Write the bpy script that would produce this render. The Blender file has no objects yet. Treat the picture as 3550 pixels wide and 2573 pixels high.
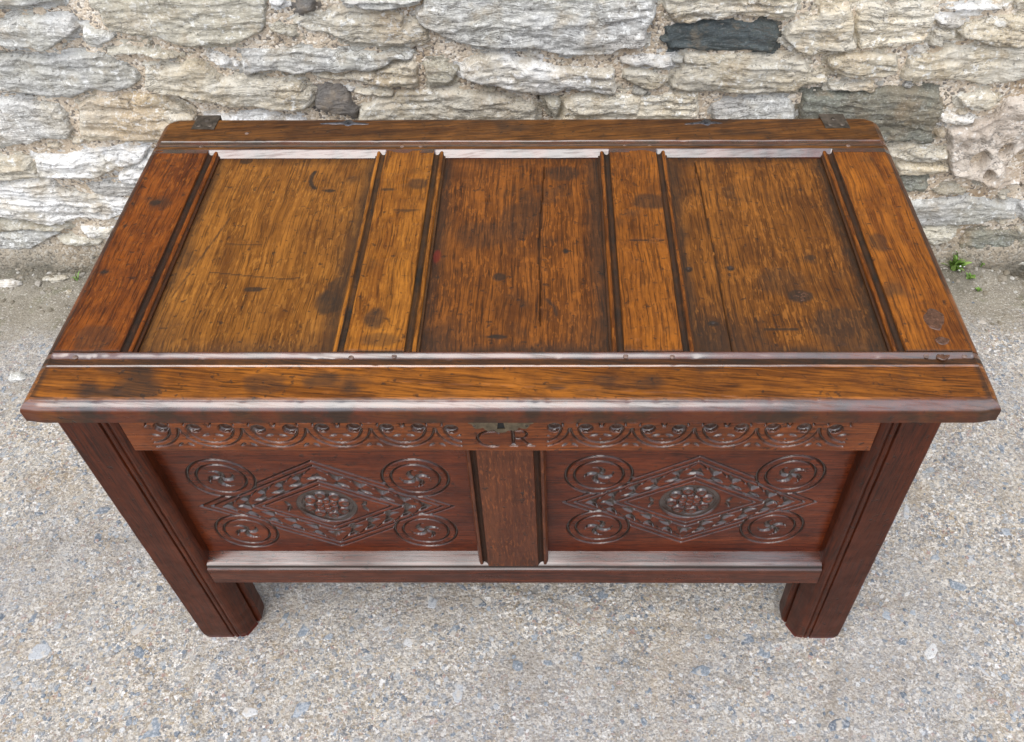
import bpy, bmesh, math, random
import numpy as np

# ------------------------------------------------------------------ camera, sky, sun, exposure
scene = bpy.context.scene
C = scene.collection
cam_d = bpy.data.cameras.new('camera')
cam = bpy.data.objects.new('camera', cam_d); C.objects.link(cam)
scene.camera = cam
PITCH, YAW, ROLL = .857, -.0101, -.0081
cam.location = (.0517, -.6867, 1.5714)
from mathutils import Matrix, Vector
_f = Vector((math.sin(YAW)*math.cos(PITCH), math.cos(YAW)*math.cos(PITCH), -math.sin(PITCH)))
_r = Vector((math.cos(YAW), -math.sin(YAW), 0)); _u = _r.cross(_f)
_c, _s = math.cos(ROLL), math.sin(ROLL)
_r2 = _c*_r + _s*_u; _u2 = -_s*_r + _c*_u
m = Matrix((_r2, _u2, -_f)).transposed().to_4x4(); m.translation = cam.location
cam.matrix_world = m
cam_d.sensor_width = 36; cam_d.lens = 36*2980.18/3550
cam_d.shift_x = (1775-1892.52)/3550; cam_d.shift_y = (1288.2-1286.5)/3550
cam_d.clip_start = .05; cam_d.clip_end = 200

SUN_EL, SUN_AZ = math.radians(60), math.radians(200)     # azimuth measured from +Y clockwise: sun in front-left of the wall, high
world = bpy.data.worlds.new("World"); scene.world = world; world.use_nodes = True
wn, wl = world.node_tree.nodes, world.node_tree.links
for n in list(wn): wn.remove(n)
sky = wn.new('ShaderNodeTexSky'); sky.sky_type = 'NISHITA'; sky.sun_disc = False
sky.sun_elevation = SUN_EL; sky.sun_rotation = SUN_AZ
sky.air_density = 1.0; sky.dust_density = 3.0; sky.ozone_density = 1.0
hs = wn.new('ShaderNodeHueSaturation'); hs.inputs['Saturation'].default_value = .38
bg = wn.new('ShaderNodeBackground'); bg.inputs['Strength'].default_value = .15
wo = wn.new('ShaderNodeOutputWorld')
# an overcast sky: the clear-sky model seen through an even pale cloud layer
cloud = wn.new('ShaderNodeMix'); cloud.data_type = 'RGBA'; cloud.inputs[0].default_value = .80
cloud.inputs[7].default_value = (7.2, 7.7, 8.9, 1)
wl.new(sky.outputs[0], hs.inputs['Color']); wl.new(hs.outputs[0], cloud.inputs[6]); wl.new(cloud.outputs[2], bg.inputs[0]); wl.new(bg.outputs[0], wo.inputs[0])
sd = bpy.data.lights.new('sun', 'SUN'); sd.energy = 1.35; sd.angle = math.radians(48); sd.color = (1, .95, .88)
sun = bpy.data.objects.new('sun', sd); C.objects.link(sun)
sdir = Vector((math.sin(SUN_AZ)*math.cos(SUN_EL), math.cos(SUN_AZ)*math.cos(SUN_EL), math.sin(SUN_EL)))
sun.rotation_euler = sdir.to_track_quat('Z', 'Y').to_euler()
scene.view_settings.view_transform = 'Standard'; scene.view_settings.look = 'None'
scene.view_settings.exposure = 0.62; scene.view_settings.gamma = 1
scene.view_settings.use_curve_mapping = False
scene.render.resolution_x = 1024; scene.render.resolution_y = 742
scene.cycles.max_bounces = 6

# ------------------------------------------------------------------ numeric noise
def _hash(ix, iy, seed):
    h = (ix.astype(np.int64)*374761393 + iy.astype(np.int64)*668265263 + seed*974711) & 0x7fffffff
    h = ((h ^ (h >> 13))*1274126177) & 0x7fffffff
    h = h ^ (h >> 16)
    return (h & 0xffffff)/float(0xffffff)
def vnoise(x, y, seed=0):
    ix = np.floor(x); iy = np.floor(y); fx = x-ix; fy = y-iy
    fx = fx*fx*(3-2*fx); fy = fy*fy*(3-2*fy)
    a = _hash(ix, iy, seed); b = _hash(ix+1, iy, seed); c = _hash(ix, iy+1, seed); d = _hash(ix+1, iy+1, seed)
    return (a*(1-fx)+b*fx)*(1-fy) + (c*(1-fx)+d*fx)*fy
def fbm(x, y, seed=0, oct=4, gain=.5):
    s = 0; a = 1; t = 0
    for i in range(oct):
        s = s + a*(vnoise(x, y, seed+i*17)-.5); t += a; a *= gain; x = x*2.03+11.3; y = y*2.03+5.7
    return s/t*2
def sstep(a, b, x):
    t = np.clip((x-a)/(b-a), 0, 1); return t*t*(3-2*t)

# ------------------------------------------------------------------ mesh helpers
def mesh_np(name, V, F, smooth=True, attrs=None):
    V = np.asarray(V, dtype=np.float32); me = bpy.data.meshes.new(name)
    F = np.asarray(F, dtype=np.int32); n = F.shape[1]
    me.vertices.add(len(V)); me.vertices.foreach_set('co', V.ravel())
    me.loops.add(F.size); me.loops.foreach_set('vertex_index', F.ravel())
    me.polygons.add(len(F)); me.polygons.foreach_set('loop_start', np.arange(0, F.size, n, dtype=np.int32))
    me.polygons.foreach_set('loop_total', np.full(len(F), n, dtype=np.int32))
    me.polygons.foreach_set('use_smooth', np.full(len(F), smooth, dtype=bool))
    for k, a in (attrs or {}).items():
        at = me.attributes.new(k, 'FLOAT', 'POINT'); at.data.foreach_set('value', np.asarray(a, dtype=np.float32).ravel())
    me.update(calc_edges=True); me.validate()
    return me
def link(name, me, mat, parent=None, loc=(0, 0, 0)):
    o = bpy.data.objects.new(name, me); C.objects.link(o)
    if mat is not None and len(me.materials) == 0: me.materials.append(mat)
    o.location = loc
    if parent is not None: o.parent = parent
    return o
def empty(name, loc, label=None, cat=None, group=None):
    o = bpy.data.objects.new(name, None); C.objects.link(o); o.location = loc; o.empty_display_size = .05
    if label: o['label'] = label
    if cat: o['category'] = cat
    if group: o['group'] = group
    return o
def grid_faces(ny, nx):
    i = np.arange(ny-1)[:, None]*nx + np.arange(nx-1)[None, :]
    return np.stack([i, i+1, i+nx+1, i+nx], -1).reshape(-1, 4)
def compact(V, F, attrs=None):
    used = np.zeros(len(V), bool); used[F.ravel()] = True
    idx = np.cumsum(used)-1
    return V[used], idx[F], {k: a.ravel()[used] for k, a in (attrs or {}).items()}
def mesh_poly(name, verts, faces, smooth=False):
    me = bpy.data.meshes.new(name); me.from_pydata(verts, [], faces); me.update()
    if smooth: me.polygons.foreach_set('use_smooth', [True]*len(me.polygons))
    return me
def recenter(o, c):
    """move the object's origin to c (world) without moving the geometry"""
    me = o.data; n = len(me.vertices); a = np.empty(n*3, dtype=np.float32); me.vertices.foreach_get('co', a)
    a = a.reshape(-1, 3) - np.array(c, dtype=np.float32); me.vertices.foreach_set('co', a.ravel()); me.update(); o.location = c

# ------------------------------------------------------------------ shader helpers
class NT:
    def __init__(s, mat):
        mat.use_nodes = True; s.t = mat.node_tree; s.t.nodes.clear()
    def n(s, typ, **kw):
        nd = s.t.nodes.new(typ)
        for k, v in kw.items():
            if k.startswith('_'): setattr(nd, k[1:], v)
            else:
                key = k.replace('__', ' '); inp = nd.inputs[key]
                if hasattr(v, 'links') or isinstance(v, bpy.types.NodeSocket): s.t.links.new(v, inp)
                else: inp.default_value = v
        return nd
    def l(s, a, b): s.t.links.new(a, b)
    def math(s, op, a, b=0., c=0., clamp=False):
        nd = s.t.nodes.new('ShaderNodeMath'); nd.operation = op; nd.use_clamp = clamp
        for i, v in enumerate((a, b, c)):
            if isinstance(v, bpy.types.NodeSocket): s.t.links.new(v, nd.inputs[i])
            else: nd.inputs[i].default_value = v
        return nd.outputs[0]
    def vmul(s, v, k):
        nd = s.t.nodes.new('ShaderNodeVectorMath'); nd.operation = 'MULTIPLY'; s.t.links.new(v, nd.inputs[0]); nd.inputs[1].default_value = k
        return nd.outputs[0]
    def vadd(s, a, b):
        nd = s.t.nodes.new('ShaderNodeVectorMath'); nd.operation = 'ADD'; s.t.links.new(a, nd.inputs[0])
        if isinstance(b, bpy.types.NodeSocket): s.t.links.new(b, nd.inputs[1])
        else: nd.inputs[1].default_value = b
        return nd.outputs[0]
    def noise(s, v, scale=1., detail=3., rough=.5, dist=0., col=False):
        nd = s.t.nodes.new('ShaderNodeTexNoise'); s.t.links.new(v, nd.inputs['Vector'])
        nd.inputs['Scale'].default_value = scale; nd.inputs['Detail'].default_value = detail
        nd.inputs['Roughness'].default_value = rough; nd.inputs['Distortion'].default_value = dist
        return nd.outputs['Color' if col else 'Fac']
    def voro(s, v, scale, feature='F1', out='Distance', rand=1.):
        nd = s.t.nodes.new('ShaderNodeTexVoronoi'); nd.feature = feature; s.t.links.new(v, nd.inputs['Vector'])
        nd.inputs['Scale'].default_value = scale; nd.inputs['Randomness'].default_value = rand
        return nd.outputs[out]
    def ramp(s, f, stops, interp='LINEAR'):
        nd = s.t.nodes.new('ShaderNodeValToRGB'); s.t.links.new(f, nd.inputs[0]); cr = nd.color_ramp; cr.interpolation = interp
        while len(cr.elements) > 1: cr.elements.remove(cr.elements[-1])
        for i, (p, c) in enumerate(stops):
            e = cr.elements[0] if i == 0 else cr.elements.new(p)
            e.position = p; e.color = (c[0], c[1], c[2], 1) if hasattr(c, '__len__') else (c, c, c, 1)
        return nd.outputs[0]
    def rng(s, f, a, b, c=0., d=1.):
        nd = s.t.nodes.new('ShaderNodeMapRange'); s.t.links.new(f, nd.inputs[0])
        for i, v in enumerate((a, b, c, d)): nd.inputs[i+1].default_value = v
        return nd.outputs[0]
    def mix(s, f, a, b, mode='MIX'):
        nd = s.t.nodes.new('ShaderNodeMix'); nd.data_type = 'RGBA'; nd.blend_type = mode; nd.clamp_factor = True
        if isinstance(f, bpy.types.NodeSocket): s.t.links.new(f, nd.inputs[0])
        else: nd.inputs[0].default_value = f
        for v, i in ((a, 6), (b, 7)):
            if isinstance(v, bpy.types.NodeSocket): s.t.links.new(v, nd.inputs[i])
            else: nd.inputs[i].default_value = (v[0], v[1], v[2], 1)
        return nd.outputs[2]
    def out(s, col, rough, height=None, bump=.2, dist=.002, **kw):
        p = s.t.nodes.new('ShaderNodeBsdfPrincipled')
        if isinstance(col, bpy.types.NodeSocket): s.t.links.new(col, p.inputs['Base Color'])
        else: p.inputs['Base Color'].default_value = (*col, 1)
        if isinstance(rough, bpy.types.NodeSocket): s.t.links.new(rough, p.inputs['Roughness'])
        else: p.inputs['Roughness'].default_value = rough
        for k, v in kw.items(): p.inputs[k.replace('__', ' ')].default_value = v
        if height is not None:
            b = s.t.nodes.new('ShaderNodeBump'); b.inputs['Strength'].default_value = bump; b.inputs['Distance'].default_value = dist
            s.t.links.new(height, b.inputs['Height']); s.t.links.new(b.outputs[0], p.inputs['Normal'])
        o = s.t.nodes.new('ShaderNodeOutputMaterial'); s.t.links.new(p.outputs[0], o.inputs[0])
        return p

def obj_coords(k):
    tc = k.n('ShaderNodeTexCoord'); oi = k.n('ShaderNodeObjectInfo')
    r = k.math('MULTIPLY', oi.outputs['Random'], 37.)
    cb = k.n('ShaderNodeCombineXYZ'); k.l(r, cb.inputs[0]); k.l(k.math('MULTIPLY', r, 1.7), cb.inputs[1]); k.l(k.math('MULTIPLY', r, .6), cb.inputs[2])
    return tc.outputs['Object'], k.vadd(tc.outputs['Object'], cb.outputs[0]), oi.outputs['Random']

def wood(name, axis, dark, mid, light, ray=.5, raycol=None, rough=.33, coat=.35, slant=0., grime=.5, pore=.55, line=.52):
    mat = bpy.data.materials.new(name); k = NT(mat)
    _, v, rnd = obj_coords(k)
    if slant:
        mp = k.n('ShaderNodeMapping'); k.l(v, mp.inputs[0]); mp.inputs['Rotation'].default_value = (0, 0, slant) if axis != 2 else (0, slant, 0)
        v = mp.outputs[0]
    # gentle wander of the grain
    w = k.noise(v, 7, 2, .5, col=True)
    wv = k.n('ShaderNodeVectorMath', _operation='SUBTRACT'); k.l(w, wv.inputs[0]); wv.inputs[1].default_value = (.5, .5, .5)
    vw = k.vadd(v, k.vmul(wv.outputs[0], (.016, .016, .016)))
    def st(al, ac):
        s = [ac, ac, ac]; s[axis] = al; return tuple(s)
    pores = k.noise(k.vmul(vw, st(16, 420)), 1, 2, .6)
    lines = k.noise(k.vmul(vw, st(6, 250)), 1, 3, .65)
    rings = k.noise(k.vmul(vw, st(1.8, 34)), 1, 3, .55)
    mott = k.noise(v, 19, 6, .68)
    blot = k.noise(v, 3.6, 3, .5)
    col = k.mix(k.rng(rings, .34, .62), mid, light)
    col = k.mix(k.math('MULTIPLY', k.rng(lines, .46, .62), line), col, dark)
    col = k.mix(k.math('MULTIPLY', k.rng(lines, .48, .36), .30), col, tuple(min(1, c*1.35) for c in light))
    col = k.mix(k.math('MULTIPLY', k.rng(mott, .45, .66), .48), col, dark)
    col = k.mix(k.math('MULTIPLY', k.rng(blot, .48, .70), .34), col, dark)
    fv = k.vadd(v, k.vmul(k.noise(v, 55, 2, .5, col=True), (.006, .006, .006)))
    fl = k.noise(k.vmul(fv, st(55, 300)), 1, 2, .5)
    flm = k.math('MULTIPLY', k.rng(fl, .55, .62), ray)
    flm = k.math('MULTIPLY', flm, k.rng(k.noise(v, 16, 3), .34, .56))
    rc = raycol or tuple(min(1, c*1.6) for c in light)
    col = k.mix(flm, col, rc)
    pm = k.math('MULTIPLY', k.rng(pores, .52, .64), pore*1.1)
    col = k.mix(pm, col, tuple(c*.35 for c in dark))
    spk = k.noise(v, 95, 2, .6)
    col = k.mix(k.math('MULTIPLY', k.rng(spk, .62, .72), .65), col, (.012, .008, .006))
    gr = k.noise(v, 22, 4, .65)
    col = k.mix(k.math('MULTIPLY', k.rng(gr, .58, .74), grime*.7), col, (.02, .012, .007))
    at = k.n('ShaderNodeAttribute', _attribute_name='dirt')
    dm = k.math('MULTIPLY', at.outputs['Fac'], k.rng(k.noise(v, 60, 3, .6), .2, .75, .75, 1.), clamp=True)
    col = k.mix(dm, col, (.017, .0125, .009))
    gl = k.n('ShaderNodeAttribute', _attribute_name='gloss')
    ra = k.n('ShaderNodeAttribute', _attribute_name='red')
    col = k.mix(ra.outputs['Fac'], col, (.16, .012, .008))
    pa = k.n('ShaderNodeAttribute', _attribute_name='patina')
    col = k.mix(pa.outputs['Fac'], col, k.mix(k.rng(gr, .42, .6), (.075, .016, .006), (.022, .012, .008)))
    rg = k.math('ADD', k.rng(mott, .3, .7, -.05, .12), rough)
    rg = k.math('ADD', rg, k.math('MULTIPLY', at.outputs['Fac'], .14))
    rg = k.math('SUBTRACT', rg, k.math('MULTIPLY', gl.outputs['Fac'], .12))
    und = k.noise(k.vmul(v, st(14, 30)), 1, 3, .5)
    h = k.math('ADD', k.math('MULTIPLY', pores, -.25), k.math('MULTIPLY', und, 1.3))
    h = k.math('SUBTRACT', h, k.math('MULTIPLY', k.rng(spk, .66, .76), .5))
    p = k.out(col, rg, h, .42, .0016, Coat__Roughness=.20, Coat__IOR=2.0, Specular__IOR__Level=.22)
    cw = k.math('ADD', k.math('MULTIPLY', gl.outputs['Fac'], .85), coat*.14)
    cw = k.math('MULTIPLY', cw, k.rng(k.noise(k.vmul(v, st(12, 260)), 1, 4, .65), .34, .50, .55, 1.), clamp=True)
    k.l(cw, p.inputs['Coat Weight'])
    return mat

def stonemat(name, a, b, c, spots=(.72, .72, .68), spot_amt=.6, rust=.3, lam=34.):
    mat = bpy.data.materials.new(name); k = NT(mat)
    _, v, rnd = obj_coords(k)
    w = k.noise(v, 9, 3, .55, col=True)
    wv = k.n('ShaderNodeVectorMath', _operation='SUBTRACT'); k.l(w, wv.inputs[0]); wv.inputs[1].default_value = (.5, .5, .5)
    vw = k.vadd(v, k.vmul(wv.outputs[0], (.05, .05, .05)))
    f1 = k.noise(k.vmul(vw, (5, 12, lam)), 1, 5, .65)
    f2 = k.noise(k.vmul(vw, (14, 30, lam*3.2)), 1, 4, .65)
    pt = k.noise(v, 9, 4, .6)
    col = k.mix(k.rng(f1, .30, .68), a, b)
    col = k.mix(k.rng(pt, .42, .62), col, c)
    col = k.mix(k.math('MULTIPLY', k.rng(k.noise(v, 5, 4, .6), .52, .68), rust), col, (.36, .23, .10))
    rdg = k.math('ABSOLUTE', k.math('SUBTRACT', k.noise(k.vmul(vw, (7, 16, lam*1.6)), 1, 5, .7), .5))
    col = k.mix(k.math('MULTIPLY', k.math('MULTIPLY', k.rng(rdg, .020, .004), k.rng(k.noise(v, 8, 2), .42, .55)), .7), col, (.07, .06, .048))
    col = k.mix(k.math('MULTIPLY', k.rng(f2, .57, .70), .5), col, (.06, .052, .042))
    col = k.mix(k.math('MULTIPLY', k.rng(f2, .36, .24), .22), col, (.68, .66, .60))
    vd = k.vadd(v, k.vmul(wv.outputs[0], (.02, .02, .02)))
    sp = k.noise(vd, 75, 3, .6)
    patch = k.rng(k.noise(v, 11, 3, .6), .42, .58)
    col = k.mix(k.math('MULTIPLY', k.math('MULTIPLY', k.rng(sp, .56, .62), patch), spot_amt), col, spots)
    dk = k.noise(v, 130, 2, .6)
    col = k.mix(k.math('MULTIPLY', k.rng(dk, .62, .70), .6), col, (.06, .055, .05))
    sh = k.rng(rnd, 0, 1, .98, 1.28)
    br = k.math('MULTIPLY', k.rng(k.noise(v, 18, 5, .65), .54, .66), .45); col = k.mix(br, col, (.26, .20, .13))
    fs = k.noise(vd, 210, 3, .65)
    col = k.mix(k.math('MULTIPLY', k.rng(fs, .55, .66), .55*spot_amt), col, (.74, .73, .69))
    col = k.mix(k.math('MULTIPLY', k.rng(fs, .42, .32), .4), col, (.15, .14, .12))
    h = k.math('ADD', k.math('MULTIPLY', f1, 1.2), k.math('ADD', k.math('MULTIPLY', f2, 1.0), k.math('MULTIPLY', dk, -.5)))
    h = k.math('ADD', h, k.rng(rdg, 0, .05, -.2, 0))
    g = k.n('ShaderNodeVectorMath', _operation='SCALE'); k.l(col, g.inputs[0]); k.l(sh, g.inputs['Scale'])
    k.out(g.outputs[0], .82, h, .8, .006)
    return mat

M = {}
# lid woods: grain along x (rails) and y (stiles, muntins, panels)
M['rail_front'] = wood('oak_lid_front_rail', 0, (0.03735, 0.009005, 0.001212), (0.1217, 0.03439, 0.00321), (0.2781, 0.09026, 0.009411), ray=0.05, slant=.10, grime=.45)
M['rail_back'] = wood('oak_lid_back_rail', 0, (0.02225, 0.007101, 0.001576), (0.08307, 0.02839, 0.004909), (0.1721, 0.06581, 0.01222), ray=0.09, slant=-.12)
M['stile_left'] = wood('oak_lid_left_stile', 1, (0.0275, 0.00484, 0.0008861), (0.09492, 0.02169, 0.002599), (0.1893, 0.04768, 0.0044), ray=.55, raycol=(0.2738, 0.0806, 0.009374), grime=.35, line=.30)
M['stile_right'] = wood('oak_lid_right_stile', 1, (0.05937, 0.01479, 0.001844), (0.1521, 0.04078, 0.00364), (0.2944, 0.09526, 0.009432), ray=0.24, raycol=(0.3805, 0.1226, 0.0125), grime=.4)
M['muntin_gold'] = wood('oak_lid_golden_muntin', 1, (0.07086, 0.01855, 0.002048), (0.1799, 0.05581, 0.005545), (0.3383, 0.1238, 0.01397), ray=0.32, raycol=(0.4325, 0.1661, 0.0225), grime=.5)
M['muntin_orange'] = wood('oak_lid_orange_muntin', 1, (0.04983, 0.01326, 0.001844), (0.1405, 0.03974, 0.00364), (0.2515, 0.07913, 0.007856), ray=0.45, raycol=(0.3381, 0.1125, 0.01407), grime=.45)
M['panel_gold'] = wood('oak_lid_golden_panel', 1, (0.07291, 0.02259, 0.003072), (0.1523, 0.05289, 0.006471), (0.2662, 0.1001, 0.01397), ray=0.50, raycol=(0.3644, 0.1494, 0.025), grime=.35, rough=.36)
M['panel_brown'] = wood('oak_lid_brown_panel', 1, (0.02864, 0.007548, 0.001532), (0.1057, 0.03064, 0.003703), (0.2162, 0.06756, 0.008781), ray=0.41, raycol=(0.3417, 0.107, 0.01307), grime=.6, rough=.36)
M['panel_tawny'] = wood('oak_lid_tawny_panel', 1, (0.03553, 0.01017, 0.001844), (0.1141, 0.03672, 0.004418), (0.2163, 0.0749, 0.009432), ray=0.45, raycol=(0.3427, 0.1274, 0.02063), grime=.6, rough=.36)
# body woods
RD, RM, RL = (.032, .008, .004), (.125, .024, .007), (.21, .048, .011)
M['body_x'] = wood('red_brown_oak_rail', 0, (0.0256, 0.006, 0.0028), (0.1, 0.018, 0.0049), (0.168, 0.036, 0.0077), ray=0.06, grime=.4, rough=.3)
M['frieze'] = wood('orange_brown_oak_rail', 0, (0.03912, 0.007447, 0.00238), (0.122, 0.02692, 0.005762), (0.2113, 0.05426, 0.01028), ray=0.06, grime=.3, rough=.3, line=.38)
M['body_z'] = wood('red_brown_oak_post', 2, (0.02012, 0.004004, 0.000814), (0.04697, 0.008004, 0.001465), (0.07045, 0.01246, 0.001953), ray=0.06, grime=.3, rough=.40, coat=.0, line=.38)
M['panel_x'] = wood('carved_oak_panel', 0, (0.02594, 0.00476, 0.00208), (0.0741, 0.01253, 0.003536), (0.1245, 0.02414, 0.005304), ray=0.06, grime=.3, rough=.3, line=.38)
M['muntin_z'] = wood('oak_front_muntin', 2, (0.02808, 0.007098, 0.002763), (0.07176, 0.01747, 0.005525), (0.09984, 0.0273, 0.008287), ray=0.42, raycol=(0.2471, 0.07207, 0.01823), grime=.4, line=.25, pore=.3)
M['rail_low'] = wood('oak_bottom_rail', 0, (0.02142, 0.005476, 0.002677), (0.06069, 0.01204, 0.004462), (0.09996, 0.02299, 0.008029), ray=0.06, grime=.4, rough=.27)
M['under'] = wood('raw_oak_inside', 0, (.05, .025, .012), (.12, .07, .035), (.18, .11, .06), ray=.1, grime=.4, rough=.6, coat=0)

def simple(name, col, rough, metal=0., scale=60., var=.5, bump=.3, dist=.001):
    mat = bpy.data.materials.new(name); k = NT(mat); _, v, _r = obj_coords(k)
    f = k.noise(v, scale, 4, .6)
    c = k.mix(k.rng(f, .35, .65), tuple(x*(1-var) for x in col), tuple(min(1, x*(1+var)) for x in col))
    k.out(c, k.rng(f, .3, .7, rough-.08, rough+.12), f, bump, dist, Metallic=metal)
    return mat
M['iron'] = simple('dark_iron', (.085, .068, .052), .45, .55, 90)
M['strap'] = simple('polished_iron', (.09, .09, .10), .3, .8, 150)
M['brass'] = simple('dull_brass', (.13, .10, .062), .40, .6, 120, .35)
M['scar'] = simple('dark_filled_scar', (.080, .036, .020), .20, 0., 160, .4, .5)
M['peg'] = simple('oak_peg_end', (.15, .10, .08), .3, 0., 200, .5)
M['hole'] = simple('keyhole_dark', (.006, .005, .004), .8)

# stones
M['g'] = stonemat('grey_slate_stone', (.34, .335, .31), (.47, .465, .44), (.40, .385, .33), spot_amt=.75, rust=.15)
M['b'] = stonemat('buff_schist_stone', (.42, .38, .30), (.56, .52, .43), (.47, .40, .28), spot_amt=.65, rust=.5)
M['w'] = stonemat('pale_quartz_stone', (.54, .53, .50), (.66, .65, .62), (.48, .44, .36), spots=(.80, .80, .79), spot_amt=.8, rust=.15)
M['o'] = stonemat('olive_brown_stone', (.34, .31, .24), (.46, .43, .35), (.39, .355, .27), spot_amt=.6, rust=.3)
M['d'] = stonemat('dark_blue_slate', (.035, .045, .047), (.075, .09, .09), (.05, .058, .052), spots=(.20, .22, .15), spot_amt=.12, rust=0.)
M['k'] = stonemat('dark_grey_stone', (.10, .092, .085), (.18, .17, .155), (.13, .115, .10), spots=(.4, .38, .34), spot_amt=.1, rust=.1)
M['n'] = stonemat('green_grey_stone', (.13, .135, .105), (.22, .22, .175), (.19, .165, .115), spots=(.42, .43, .40), spot_amt=.4, rust=.35)
M['p'] = stonemat('porous_pinkish_limestone', (.42, .36, .29), (.54, .48, .41), (.36, .30, .24), spot_amt=.5, rust=.1, lam=12)

def mortarmat():
    mat = bpy.data.materials.new('sandy_lime_mortar'); k = NT(mat)
    tc = k.n('ShaderNodeTexCoord'); v = tc.outputs['Object']
    big = k.noise(v, 7, 4, .6)
    col = k.mix(k.rng(big, .38, .62), (.58, .47, .34), (.74, .63, .49))
    col = k.mix(k.rng(k.noise(v, 3, 3, .6), .5, .66), col, (.40, .29, .18))
    wv = k.noise(v, 60, 2, .5, col=True)
    vd = k.vadd(v, k.vmul(wv, (.008, .008, .008)))
    cell = k.voro(vd, 170, out='Color'); sep = k.n('ShaderNodeSeparateColor'); k.l(cell, sep.inputs[0])
    col = k.mix(k.math('MULTIPLY', k.rng(sep.outputs[0], .72, .78), .8), col, (.86, .79, .68))
    col = k.mix(k.math('MULTIPLY', k.rng(sep.outputs[1], .84, .88), .8), col, (.16, .14, .12))
    d = k.voro(vd, 170)
    # damp dirty foot of the wall
    sx = k.n('ShaderNodeSeparateXYZ'); k.l(v, sx.inputs[0])
    foot = k.rng(k.math('ADD', sx.outputs[2], k.math('MULTIPLY', k.noise(v, 6, 3), .1)), .21, .05)
    col = k.mix(k.math('MULTIPLY', foot, .92), col, k.mix(k.rng(k.noise(v, 40, 4, .7), .4, .62), (.20, .175, .13), (.085, .078, .055)))
    fine = k.noise(v, 220, 3, .7)
    h = k.math('ADD', k.math('MULTIPLY', d, -1.), k.math('MULTIPLY', fine, 1.2))
    k.out(col, .9, h, .9, .004); return mat
M['mortar'] = mortarmat()

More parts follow.
